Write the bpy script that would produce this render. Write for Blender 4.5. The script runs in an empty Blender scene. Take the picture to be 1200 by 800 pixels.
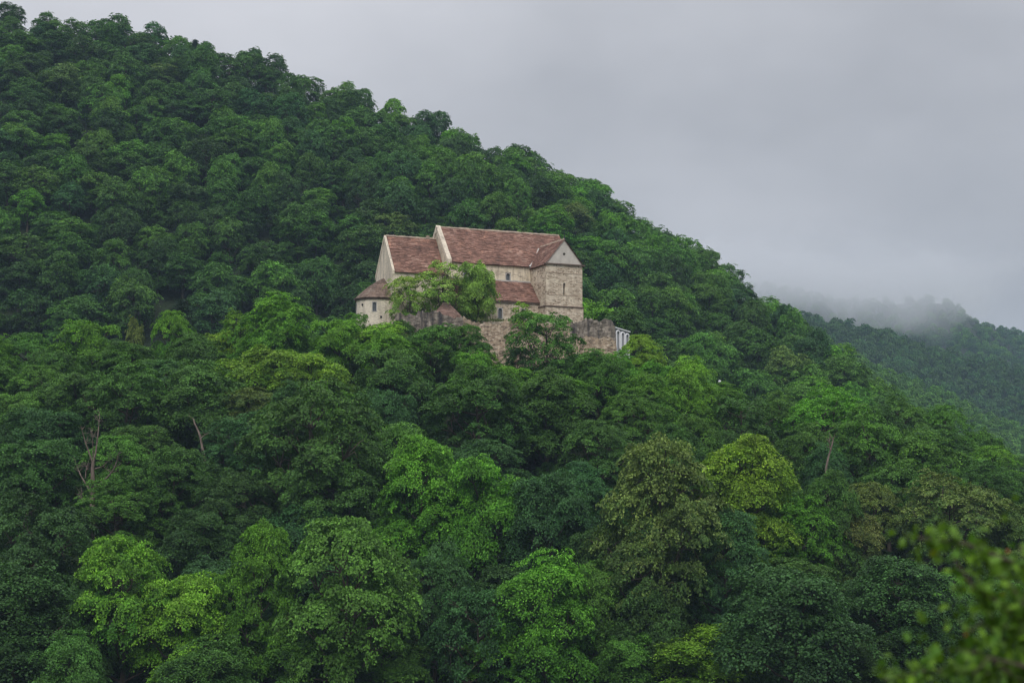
import bpy, bmesh, math, random
import numpy as np
from mathutils import Vector, Matrix

# ------------------------------------------------------------------ camera, light, exposure
scene = bpy.context.scene
FPX = 2000.0                       # focal length in photo pixels (1200 wide)
PITCH = math.atan(0.1)
cam_d = bpy.data.cameras.new('camera')
cam = bpy.data.objects.new('camera', cam_d)
scene.collection.objects.link(cam)
scene.camera = cam
cam.location = (0, 0, 0)
cam.rotation_euler = (math.radians(90) + PITCH, 0, 0)
cam_d.sensor_width = 36
cam_d.lens = 60
cam_d.clip_start = 0.3
cam_d.clip_end = 20000
cam_d.dof.use_dof = True
cam_d.dof.focus_distance = 235
cam_d.dof.aperture_fstop = 2.7

SUN_EL, SUN_AZ = math.radians(46), math.radians(182)      # azimuth clockwise from +Y
sd = bpy.data.lights.new('sun', 'SUN')
sd.energy = 1.5
sd.angle = math.radians(25)
sd.color = (1.0, 0.955, 0.89)
sun = bpy.data.objects.new('sun', sd)
scene.collection.objects.link(sun)
sdir = Vector((math.sin(SUN_AZ) * math.cos(SUN_EL), math.cos(SUN_AZ) * math.cos(SUN_EL), math.sin(SUN_EL)))
sun.rotation_euler = sdir.to_track_quat('Z', 'Y').to_euler()

world = bpy.data.worlds.new('World')
scene.world = world
world.use_nodes = True
wt = world.node_tree
for n in list(wt.nodes): wt.nodes.remove(n)
def wn(t, **k):
    n = wt.nodes.new(t)
    for a, b in k.items(): setattr(n, a, b)
    return n
sky = wn('ShaderNodeTexSky', sky_type='NISHITA', sun_disc=False)
sky.sun_elevation = SUN_EL
sky.sun_rotation = SUN_AZ
bg_sky = wn('ShaderNodeBackground'); bg_sky.inputs['Strength'].default_value = 0.08
wt.links.new(sky.outputs[0], bg_sky.inputs['Color'])
tc = wn('ShaderNodeTexCoord')
sep = wn('ShaderNodeSeparateXYZ'); wt.links.new(tc.outputs['Generated'], sep.inputs[0])
# overcast luminance (1 + 2 sin e) / 3
mx = wn('ShaderNodeMath', operation='MAXIMUM'); mx.inputs[1].default_value = 0; wt.links.new(sep.outputs['Z'], mx.inputs[0])
ci1 = wn('ShaderNodeMath', operation='MULTIPLY_ADD'); ci1.inputs[1].default_value = 0.9; ci1.inputs[2].default_value = 1.05
wt.links.new(mx.outputs[0], ci1.inputs[0])
cie = wn('ShaderNodeMath', operation='MULTIPLY_ADD'); cie.inputs[2].default_value = 0.84
wt.links.new(mx.outputs[0], cie.inputs[0]); wt.links.new(ci1.outputs[0], cie.inputs[1])
mp = wn('ShaderNodeMapping'); mp.inputs['Scale'].default_value = (2.6, 2.6, 4.6); mp.inputs['Location'].default_value = (0.62, 0.1, 0.30)
wt.links.new(tc.outputs['Generated'], mp.inputs[0])
nz = wn('ShaderNodeTexNoise'); nz.inputs['Scale'].default_value = 1.0; nz.inputs['Detail'].default_value = 5.0; nz.inputs['Roughness'].default_value = 0.5
wt.links.new(mp.outputs[0], nz.inputs['Vector'])
nr = wn('ShaderNodeMapRange'); nr.inputs[1].default_value = 0.3; nr.inputs[2].default_value = 0.7; nr.inputs[3].default_value = 0.74; nr.inputs[4].default_value = 1.26
wt.links.new(nz.outputs[0], nr.inputs[0])
mul = wn('ShaderNodeMath', operation='MULTIPLY'); wt.links.new(cie.outputs[0], mul.inputs[0]); wt.links.new(nr.outputs[0], mul.inputs[1])
ccol = wn('ShaderNodeMix', data_type='RGBA')
ccol.inputs[6].default_value = (0.458, 0.472, 0.512, 1); ccol.inputs[7].default_value = (0.530, 0.522, 0.540, 1)
wt.links.new(nz.outputs[0], ccol.inputs[0])
bg_c = wn('ShaderNodeBackground')
wt.links.new(ccol.outputs[2], bg_c.inputs['Color']); wt.links.new(mul.outputs[0], bg_c.inputs['Strength'])
mixs = wn('ShaderNodeMixShader'); mixs.inputs[0].default_value = 0.95
wt.links.new(bg_sky.outputs[0], mixs.inputs[1]); wt.links.new(bg_c.outputs[0], mixs.inputs[2])
wo = wn('ShaderNodeOutputWorld'); wt.links.new(mixs.outputs[0], wo.inputs['Surface'])

scene.view_settings.view_transform = 'Standard'
scene.view_settings.look = 'None'
scene.view_settings.gamma = 1
scene.view_settings.exposure = 0.0
cy = scene.cycles
cy.max_bounces = 5; cy.diffuse_bounces = 3; cy.glossy_bounces = 1; cy.transmission_bounces = 2
cy.transparent_max_bounces = 4; cy.volume_bounces = 2
cy.volume_step_rate = 1.0; cy.volume_max_steps = 64
cy.use_denoising = True
cy.filter_width = 1.3
try:
    cy.denoiser = 'OPENIMAGEDENOISE'; cy.denoising_input_passes = 'RGB_ALBEDO_NORMAL'
except Exception: pass

random.seed(7)
RNG = np.random.default_rng(7)
PI = math.pi

# ------------------------------------------------------------------ helpers
CP, SP = math.cos(PITCH), math.sin(PITCH)
def ray(px, py):                       # direction with Y component 1 for a photo pixel
    dx, dz = (px - 600) / FPX, -(py - 400) / FPX
    y = CP - dz * SP; z = SP + dz * CP
    return dx / y, z / y
def at(px, py, Y):
    a, b = ray(px, py)
    return Vector((a * Y, Y, b * Y))
def proj(X, Y, Z):
    f = Y * CP + Z * SP; u = -Y * SP + Z * CP
    return 600 + FPX * X / f, 400 - FPX * u / f

def link(o): scene.collection.objects.link(o); return o
def tag(o, label=None, cat=None, group=None, kind=None):
    if label: o['label'] = label
    if cat: o['category'] = cat
    if group: o['group'] = group
    if kind: o['kind'] = kind
    return o
def empty(name, loc, rz=0.0):
    o = bpy.data.objects.new(name, None); o.location = loc; o.rotation_euler = (0, 0, rz)
    o.empty_display_size = 1
    return link(o)
def mobj(name, mesh, parent=None, do_link=True):
    o = bpy.data.objects.new(name, mesh)
    if parent: o.parent = parent
    if do_link: link(o)
    return o
def bobj(name, bm, mat, parent=None, smooth=False):
    me = bpy.data.meshes.new(name); bm.to_mesh(me); bm.free()
    for m in (mat if isinstance(mat, (list, tuple)) else [mat]): me.materials.append(m)
    if smooth:
        for p in me.polygons: p.use_smooth = True
    return mobj(name, me, parent)
def np_mesh(name, V, F, mat, attrs=None, midx=None):
    """V (n,3), F (m,4) or (m,3)"""
    me = bpy.data.meshes.new(name)
    k = F.shape[1]
    me.vertices.add(len(V)); me.vertices.foreach_set('co', V.astype(np.float32).ravel())
    me.loops.add(F.size); me.loops.foreach_set('vertex_index', F.astype(np.int32).ravel())
    me.polygons.add(len(F)); me.polygons.foreach_set('loop_start', np.arange(len(F), dtype=np.int32) * k)
    me.polygons.foreach_set('loop_total', np.full(len(F), k, dtype=np.int32))
    for m in (mat if isinstance(mat, (list, tuple)) else [mat]): me.materials.append(m)
    if midx is not None: me.polygons.foreach_set('material_index', midx.astype(np.int32))
    for an, av in (attrs or {}).items():
        a = me.attributes.new(an, 'FLOAT', 'POINT'); a.data.foreach_set('value', av.astype(np.float32))
    me.update(calc_edges=True); me.validate()
    return me

def mat(name):
    m = bpy.data.materials.new(name); m.use_nodes = True
    nt = m.node_tree
    for n in list(nt.nodes): nt.nodes.remove(n)
    out = nt.nodes.new('ShaderNodeOutputMaterial')
    b = nt.nodes.new('ShaderNodeBsdfPrincipled')
    b.inputs['Specular IOR Level'].default_value = 0.25
    nt.links.new(b.outputs[0], out.inputs['Surface'])
    return m, nt, b, out
def N(nt, t, inp=None, **k):
    n = nt.nodes.new(t)
    for a, v in k.items(): setattr(n, a, v)
    for a, v in (inp or {}).items(): n.inputs[a].default_value = v
    return n
def ramp(nt, stops):
    r = nt.nodes.new('ShaderNodeValToRGB')
    e = r.color_ramp.elements
    while len(e) < len(stops): e.new(0.5)
    for i, (p, c) in enumerate(stops):
        e[i].position = p; e[i].color = (*c, 1) if len(c) == 3 else c
    return r

# ------------------------------------------------------------------ materials
def foliage_mat():
    m, nt, b, out = mat('foliage')
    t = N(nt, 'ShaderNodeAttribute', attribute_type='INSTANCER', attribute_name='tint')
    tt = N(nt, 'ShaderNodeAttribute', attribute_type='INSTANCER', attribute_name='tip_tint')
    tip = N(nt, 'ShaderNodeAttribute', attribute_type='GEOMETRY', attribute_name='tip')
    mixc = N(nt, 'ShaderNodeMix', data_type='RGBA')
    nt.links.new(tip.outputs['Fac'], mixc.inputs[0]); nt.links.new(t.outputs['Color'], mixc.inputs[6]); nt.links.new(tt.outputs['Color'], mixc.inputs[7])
    geo = N(nt, 'ShaderNodeNewGeometry')
    mr = N(nt, 'ShaderNodeMapRange', {3: 0.55, 4: 1.5}); nt.links.new(geo.outputs['Random Per Island'], mr.inputs[0])
    tcn = N(nt, 'ShaderNodeTexCoord')
    no = N(nt, 'ShaderNodeTexNoise', {'Scale': 0.45, 'Detail': 2.0}); nt.links.new(tcn.outputs['Object'], no.inputs['Vector'])
    mr2 = N(nt, 'ShaderNodeMapRange', {1: 0.3, 2: 0.7, 3: 0.62, 4: 1.42}); nt.links.new(no.outputs[0], mr2.inputs[0])
    mu = N(nt, 'ShaderNodeMath', operation='MULTIPLY'); nt.links.new(mr.outputs[0], mu.inputs[0]); nt.links.new(mr2.outputs[0], mu.inputs[1])
    vm = N(nt, 'ShaderNodeVectorMath', operation='SCALE'); nt.links.new(mixc.outputs[2], vm.inputs[0]); nt.links.new(mu.outputs[0], vm.inputs['Scale'])
    nt.links.new(vm.outputs[0], b.inputs['Base Color'])
    b.inputs['Roughness'].default_value = 0.55
    b.inputs['Specular IOR Level'].default_value = 0.16
    tr = N(nt, 'ShaderNodeBsdfTranslucent')
    vt = N(nt, 'ShaderNodeVectorMath', operation='MULTIPLY'); vt.inputs[1].default_value = (1.2, 1.25, 0.5)
    nt.links.new(vm.outputs[0], vt.inputs[0]); nt.links.new(vt.outputs[0], tr.inputs['Color'])
    ms = N(nt, 'ShaderNodeMixShader'); ms.inputs[0].default_value = 0.22
    nt.links.new(b.outputs[0], ms.inputs[1]); nt.links.new(tr.outputs[0], ms.inputs[2]); nt.links.new(ms.outputs[0], out.inputs['Surface'])
    return m
def simple_mat(name, stops, scale=3.0, detail=6.0, rough=0.85, bump=0.0, bscale=None, stretch=None, dist=0.05):
    m, nt, b, out = mat(name)
    tcn = N(nt, 'ShaderNodeTexCoord'); mpn = N(nt, 'ShaderNodeMapping')
    if stretch: mpn.inputs['Scale'].default_value = stretch
    nt.links.new(tcn.outputs['Object'], mpn.inputs[0])
    no = N(nt, 'ShaderNodeTexNoise', {'Scale': scale, 'Detail': detail, 'Roughness': 0.65}); nt.links.new(mpn.outputs[0], no.inputs['Vector'])
    r = ramp(nt, stops); nt.links.new(no.outputs[0], r.inputs[0]); nt.links.new(r.outputs[0], b.inputs['Base Color'])
    b.inputs['Roughness'].default_value = rough
    if bump:
        n2 = N(nt, 'ShaderNodeTexNoise', {'Scale': bscale or scale * 3, 'Detail': 4.0}); nt.links.new(mpn.outputs[0], n2.inputs['Vector'])
        bp = N(nt, 'ShaderNodeBump', {'Strength': bump, 'Distance': dist}); nt.links.new(n2.outputs[0], bp.inputs['Height']); nt.links.new(bp.outputs[0], b.inputs['Normal'])
    return m
def stone_mat(name, plaster, stones, cover, stain=(0.16, 0.13, 0.10), sscale=1.6, grime=0.35):
    """rubble masonry with patches of lime plaster left on it, rain streaks and stains"""
    m, nt, b, out = mat(name)
    tcn = N(nt, 'ShaderNodeTexCoord')
    mp1 = N(nt, 'ShaderNodeMapping'); mp1.inputs['Scale'].default_value = (1.0, 1.0, 2.1); nt.links.new(tcn.outputs['Object'], mp1.inputs[0])
    wob = N(nt, 'ShaderNodeTexNoise', {'Scale': 2.0, 'Detail': 2.0}); nt.links.new(mp1.outputs[0], wob.inputs['Vector'])
    addv = N(nt, 'ShaderNodeMix', data_type='RGBA', blend_type='LINEAR_LIGHT'); addv.inputs[0].default_value = 0.12
    nt.links.new(mp1.outputs[0], addv.inputs[6]); nt.links.new(wob.outputs['Color'], addv.inputs[7])
    vo = N(nt, 'ShaderNodeTexVoronoi', {'Scale': sscale}); nt.links.new(addv.outputs[2], vo.inputs['Vector'])
    ve = N(nt, 'ShaderNodeTexVoronoi', {'Scale': sscale}, feature='DISTANCE_TO_EDGE'); nt.links.new(addv.outputs[2], ve.inputs['Vector'])
    rs = ramp(nt, [(0.0, stones[0]), (0.4, stones[1]), (0.75, stones[2]), (1.0, stones[3])])
    sv = N(nt, 'ShaderNodeSeparateColor'); nt.links.new(vo.outputs['Color'], sv.inputs[0]); nt.links.new(sv.outputs[0], rs.inputs[0])
    jm = N(nt, 'ShaderNodeMapRange', {1: 0.0, 2: 0.09, 3: 1.0, 4: 0.0}); nt.links.new(ve.outputs[0], jm.inputs[0])
    jc = N(nt, 'ShaderNodeMix', data_type='RGBA'); jc.inputs[7].default_value = (*[c * 0.72 for c in plaster], 1)
    nt.links.new(jm.outputs[0], jc.inputs[0]); nt.links.new(rs.outputs[0], jc.inputs[6])
    pn = N(nt, 'ShaderNodeTexNoise', {'Scale': 0.42, 'Detail': 8.0, 'Roughness': 0.7}); nt.links.new(mp1.outputs[0], pn.inputs['Vector'])
    pm = N(nt, 'ShaderNodeMapRange', {1: 1 - cover - 0.04, 2: 1 - cover + 0.04, 3: 0.0, 4: 1.0}); nt.links.new(pn.outputs[0], pm.inputs[0])
    pc = N(nt, 'ShaderNodeTexNoise', {'Scale': 1.3, 'Detail': 8.0, 'Roughness': 0.75}); nt.links.new(tcn.outputs['Object'], pc.inputs['Vector'])
    pr = ramp(nt, [(0.25, [c * 0.68 for c in plaster]), (0.5, plaster), (0.75, [min(1, c * 1.22) for c in plaster])])
    nt.links.new(pc.outputs[0], pr.inputs[0])
    cm = N(nt, 'ShaderNodeMix', data_type='RGBA'); nt.links.new(pm.outputs[0], cm.inputs[0]); nt.links.new(jc.outputs[2], cm.inputs[6]); nt.links.new(pr.outputs[0], cm.inputs[7])
    # rain streaks: noise stretched vertically
    ms = N(nt, 'ShaderNodeMapping'); ms.inputs['Scale'].default_value = (1.6, 1.6, 0.16); nt.links.new(tcn.outputs['Object'], ms.inputs[0])
    sn = N(nt, 'ShaderNodeTexNoise', {'Scale': 1.0, 'Detail': 6.0, 'Roughness': 0.6}); nt.links.new(ms.outputs[0], sn.inputs['Vector'])
    sm = N(nt, 'ShaderNodeMapRange', {1: 0.48, 2: 0.75, 3: 0.0, 4: grime * 2}); nt.links.new(sn.outputs[0], sm.inputs[0])
    fm = N(nt, 'ShaderNodeMix', data_type='RGBA'); fm.inputs[7].default_value = (*stain, 1)
    nt.links.new(sm.outputs[0], fm.inputs[0]); nt.links.new(cm.outputs[2], fm.inputs[6]); nt.links.new(fm.outputs[2], b.inputs['Base Color'])
    b.inputs['Roughness'].default_value = 0.92
    bh = N(nt, 'ShaderNodeMath', operation='MULTIPLY_ADD'); bh.inputs[1].default_value = -0.8
    nt.links.new(jm.outputs[0], bh.inputs[0]); nt.links.new(pc.outputs[0], bh.inputs[2])
    bp = N(nt, 'ShaderNodeBump', {'Strength': 0.6, 'Distance': 0.12}); nt.links.new(bh.outputs[0], bp.inputs['Height']); nt.links.new(bp.outputs[0], b.inputs['Normal'])
    return m
def tile_mat(name, cols, patch, patch_amt=0.3):
    """old clay tiles: colour varies tile by tile (per mesh island), with moss and newer patches"""
    m, nt, b, out = mat(name)
    tcn = N(nt, 'ShaderNodeTexCoord'); geo = N(nt, 'ShaderNodeNewGeometry')
    r = ramp(nt, [(i / (len(cols) - 1), c) for i, c in enumerate(cols)])
    no = N(nt, 'ShaderNodeTexNoise', {'Scale': 0.5, 'Detail': 7.0, 'Roughness': 0.7}); nt.links.new(tcn.outputs['Object'], no.inputs['Vector'])
    a = N(nt, 'ShaderNodeMapRange', {1: 0.3, 2: 0.7, 3: -0.05, 4: 0.75}); nt.links.new(no.outputs[0], a.inputs[0])
    ad = N(nt, 'ShaderNodeMath', operation='MULTIPLY_ADD'); ad.inputs[1].default_value = 0.42
    nt.links.new(geo.outputs['Random Per Island'], ad.inputs[0]); nt.links.new(a.outputs[0], ad.inputs[2]); nt.links.new(ad.outputs[0], r.inputs[0])
    n2 = N(nt, 'ShaderNodeTexNoise', {'Scale': 0.33, 'Detail': 9.0, 'Roughness': 0.8}); n2.inputs['Distortion'].default_value = 0.5
    nt.links.new(tcn.outputs['Object'], n2.inputs['Vector'])
    pm = N(nt, 'ShaderNodeMapRange', {1: 0.55, 2: 0.61, 3: 0.0, 4: patch_amt}); nt.links.new(n2.outputs[0], pm.inputs[0])
    mm = N(nt, 'ShaderNodeMix', data_type='RGBA'); mm.inputs[7].default_value = (*patch, 1)
    nt.links.new(pm.outputs[0], mm.inputs[0]); nt.links.new(r.outputs[0], mm.inputs[6])
    n3 = N(nt, 'ShaderNodeTexNoise', {'Scale': 1.1, 'Detail': 8.0, 'Roughness': 0.75}); nt.links.new(tcn.outputs['Object'], n3.inputs['Vector'])
    v3 = N(nt, 'ShaderNodeMapRange', {1: 0.3, 2: 0.7, 3: 0.5, 4: 1.5}); nt.links.new(n3.outputs[0], v3.inputs[0])
    sc = N(nt, 'ShaderNodeVectorMath', operation='SCALE'); nt.links.new(mm.outputs[2], sc.inputs[0]); nt.links.new(v3.outputs[0], sc.inputs['Scale'])
    nt.links.new(sc.outputs[0], b.inputs['Base Color']); b.inputs['Roughness'].default_value = 0.85
    return m

M_FOL = foliage_mat()
M_BARK = simple_mat('bark', [(0.3, (0.045, 0.036, 0.028)), (0.7, (0.13, 0.105, 0.08))], 2.5, bump=0.5, stretch=(2, 2, 0.5))
M_DEAD = simple_mat('weathered_dead_wood', [(0.3, (0.09, 0.07, 0.055)), (0.7, (0.25, 0.20, 0.165))], 2.0, bump=0.4, stretch=(2, 2, 0.5))
M_GROUND = simple_mat('forest_floor', [(0.3, (0.016, 0.018, 0.010)), (0.52, (0.022, 0.036, 0.014)), (0.72, (0.022, 0.05, 0.015))], 0.35, bump=0.6, bscale=1.5, dist=0.4)
STN = [(0.16, 0.12, 0.09), (0.34, 0.26, 0.19), (0.46, 0.37, 0.29), (0.58, 0.48, 0.40)]
M_PLASTER = stone_mat('old_lime_plaster', (0.80, 0.70, 0.54), STN, 0.58, (0.26, 0.20, 0.15), 1.5, 0.42)
M_APSE = stone_mat('cream_lime_plaster', (0.80, 0.72, 0.59), STN, 0.78, (0.34, 0.28, 0.22), 1.5, 0.3)
M_GABLE = stone_mat('grey_lime_plaster', (0.76, 0.67, 0.54), STN, 0.75, (0.24, 0.21, 0.18), 1.7, 0.35)
M_MASON = stone_mat('coursed_rubble_stone', (0.82, 0.72, 0.57), [(0.28, 0.21, 0.15), (0.58, 0.47, 0.35), (0.70, 0.59, 0.46), (0.80, 0.70, 0.56)], 0.42, (0.36, 0.27, 0.20), 2.5, 0.22)
M_RUIN = stone_mat('ruined_rubble_wall', (0.60, 0.50, 0.38), [(0.14, 0.105, 0.08), (0.42, 0.31, 0.22), (0.52, 0.41, 0.30), (0.62, 0.51, 0.40)], 0.3, (0.19, 0.15, 0.11), 2.4, 0.5)
M_RUINTOP = stone_mat('lichen_dark_wall', (0.34, 0.29, 0.24), [(0.10, 0.085, 0.07), (0.20, 0.17, 0.14), (0.28, 0.24, 0.20), (0.38, 0.33, 0.28)], 0.4, (0.055, 0.05, 0.05), 1.7, 0.75)
M_TILE = tile_mat('old_red_tiles', [(0.100, 0.062, 0.050), (0.180, 0.098, 0.074), (0.250, 0.136, 0.102), (0.36, 0.235, 0.185)], (0.47, 0.25, 0.17), 0.55)
M_TILE2 = tile_mat('weathered_brown_tiles', [(0.06, 0.045, 0.038), (0.12, 0.085, 0.068), (0.19, 0.13, 0.10), (0.26, 0.19, 0.155)], (0.30, 0.26, 0.20), 0.5)
M_TILE3 = tile_mat('pinkish_hut_tiles', [(0.12, 0.075, 0.06), (0.22, 0.14, 0.11), (0.28, 0.18, 0.15), (0.34, 0.24, 0.2)], (0.36, 0.28, 0.22), 0.5)
M_RIDGE = simple_mat('ridge_mortar', [(0.3, (0.28, 0.22, 0.17)), (0.7, (0.56, 0.44, 0.34))], 1.5)
M_LEAD = simple_mat('valley_flashing', [(0.3, (0.38, 0.36, 0.34)), (0.7, (0.6, 0.57, 0.53))], 1.5)
M_DARK = simple_mat('dark_opening', [(0.3, (0.02, 0.02, 0.022)), (0.7, (0.05, 0.05, 0.055))], 2.0, rough=0.3)
M_GLASS = simple_mat('old_window_glass', [(0.3, (0.07, 0.08, 0.09)), (0.7, (0.15, 0.16, 0.17))], 3.0, rough=0.25)
M_WHITE = simple_mat('white_paint', [(0.3, (0.66, 0.67, 0.70)), (0.7, (0.82, 0.82, 0.84))], 2.0, rough=0.5)
M_GREYP = simple_mat('grey_sheet', [(0.3, (0.26, 0.27, 0.29)), (0.7, (0.38, 0.39, 0.41))], 2.0, rough=0.6)
M_IRON = simple_mat('dark_iron', [(0.3, (0.02, 0.02, 0.025)), (0.7, (0.05, 0.05, 0.06))], 3.0, rough=0.5)
M_TIMBER = simple_mat('grey_timber', [(0.3, (0.09, 0.065, 0.05)), (0.7, (0.18, 0.13, 0.10))], 3.0)
M_BERRY = simple_mat('red_berry', [(0.3, (0.26, 0.05, 0.02)), (0.7, (0.36, 0.09, 0.03))], 8.0, rough=0.4)

# ------------------------------------------------------------------ terrain
def interp(x, pts):
    return np.interp(x, [p[0] for p in pts], [p[1] for p in pts])
CREST1 = [(-160, 16), (-71, 13), (-47, 14), (-28, 18), (-22, 22.2), (-16, 23), (13, 23), (17, 20), (24, 12), (32, 8), (42, 5), (53, 3.5), (68, -4), (83, -12), (150, -34)]
CREST2 = [(-420, 158), (-200, 134), (-135, 129), (-112, 125), (-90, 121), (-67, 114.5), (-45, 107), (-22, 99), (0, 89), (22, 77.5), (45, 61), (56, 54), (67, 46), (79, 36), (90, 25), (101, 15), (114, 5), (136, -10), (200, -42)]
BASE2 = [(-300, 6), (0, 6), (90, -10), (200, -45)]
CA = [(-300, 120), (100, 100), (159, 71), (180, 60), (200, 53), (215, 44), (237, 35), (300, 10), (500, -30)]
CB = [(-300, 170), (150, 135), (214, 121), (244, 115), (273, 104), (302, 97), (343, 92), (500, 80), (800, 40)]
CC = [(-300, 230), (200, 205), (280, 200), (350, 196), (400, 198), (418, 193), (432, 180), (446, 178), (464, 176), (480, 168), (700, 120), (1200, 60)]
def smax(a, b, k=6.0):
    h = np.clip(0.5 + 0.5 * (a - b) / k, 0, 1)
    return b * (1 - h) + a * h + k * h * (1 - h)
def vnoise(x, y, s, seed=0):
    return (np.sin(x / s + seed) * np.cos(y / s * 1.13 + seed * 2.1) + 0.5 * np.sin(x / s * 2.3 + y / s * 1.7 + seed) ) / 1.5
def ground(X, Y):
    X = np.asarray(X, float); Y = np.asarray(Y, float)
    zc = interp(X, CREST1)
    s = (zc + 28) / 98.0
    wall = np.clip((230.5 - Y) / 3.0, 0, 1) * 4.2 * np.clip((zc - 14) / 9, 0, 1)
    d = np.clip(229 - Y, 0, None)
    z1 = zc - s * d - np.clip(d - 98, 0, None) * 0.15 - np.clip(Y - 262, 0, None) * 0.32 - wall + vnoise(X, Y, 17, 1) * 0.8 * np.clip(d / 12, 0, 1)
    zc2 = interp(X, CREST2); b2 = interp(X, BASE2)
    yc = 455 + vnoise(X, X * 0, 60, 3) * 8
    t = (Y - 300) / (yc - 300)
    z2 = np.where(t < 1, b2 + (zc2 - b2) * (t + 0.10 * np.sin(np.clip(t, 0, 1) * PI)), zc2 - (Y - yc) * 0.5)
    z2 = z2 + vnoise(X, Y, 38, 5) * 3.2 * np.clip(t * 2, 0, 1) * np.clip((1.0 - t) * 4, 0, 1)
    z = smax(z1, np.maximum(z2, -60))
    zA = interp(X, CA) - np.abs(Y - 800) * np.where(Y < 800, 0.30, 0.5)
    zB = interp(X, CB) - np.abs(Y - 1150) * np.where(Y < 1150, 0.32, 0.5) + vnoise(X, Y, 70, 2) * 5
    zC = interp(X, CC) - np.abs(Y - 1600) * np.where(Y < 1600, 0.40, 0.5) + vnoise(X, Y, 60, 4) * 9
    for q in (zA, zB, zC): z = smax(z, q, 4.0)
    zcam = -1.75 - 0.45 * np.clip(Y, -20, None) - 0.0 * X
    z = smax(z, np.where(Y < 150, zcam, -200), 4.0)
    return np.maximum(z, -62)
def gz(x, y): return float(ground(x, y))

ys = np.concatenate([np.arange(-40, 120, 8), np.arange(120, 300, 3), np.arange(300, 500, 5), np.arange(500, 1800, 20), np.arange(1800, 9001, 600)])
xs = np.concatenate([np.arange(-4000, -300, 200), np.arange(-300, -120, 12), np.arange(-120, 140, 3), np.arange(140, 560, 12), np.arange(560, 4001, 200)])
GX, GY = np.meshgrid(xs, ys)
GZ = ground(GX, GY)
V = np.stack([GX.ravel(), GY.ravel(), GZ.ravel()], 1)
nx, ny = len(xs), len(ys)
ii = (np.arange(ny - 1)[:, None] * nx + np.arange(nx - 1)[None, :]).ravel()
F = np.stack([ii, ii + 1, ii + nx + 1, ii + nx], 1)
gme = np_mesh('hillside_ground', V, F, M_GROUND)
gme.polygons.foreach_set('use_smooth', np.ones(len(F), bool))
g = mobj('hillside_ground', gme); tag(g, 'leaf-littered forest floor of the wooded hills', kind='structure')

# ------------------------------------------------------------------ tree prototypes
def tube(pts, rad, sides=6):
    """tapered tube through pts -> V, F(quads)"""
    pts = np.array(pts, float); n = len(pts)
    Vs, Fs = [], []
    for i in range(n):
        d = pts[min(i + 1, n - 1)] - pts[max(i - 1, 0)]; d = d / (np.linalg.norm(d) + 1e-9)
        a = np.cross(d, (0.3, 0.9, 0.2)); a /= np.linalg.norm(a) + 1e-9; b = np.cross(d, a)
        th = np.arange(sides) * 2 * PI / sides
        Vs.append(pts[i] + rad[i] * (np.cos(th)[:, None] * a + np.sin(th)[:, None] * b))
    for i in range(n - 1):
        for k in range(sides):
            Fs.append((i * sides + k, i * sides + (k + 1) % sides, (i + 1) * sides + (k + 1) % sides, (i + 1) * sides + k))
    return np.concatenate(Vs), np.array(Fs)
def join(parts):
    Vs, Fs, o = [], [], 0
    for v, f in parts:
        Vs.append(v); Fs.append(f + o); o += len(v)
    return np.concatenate(Vs), np.concatenate(Fs)
def unit(a): return a / (np.linalg.norm(a, axis=-1, keepdims=True) + 1e-9)

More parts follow.
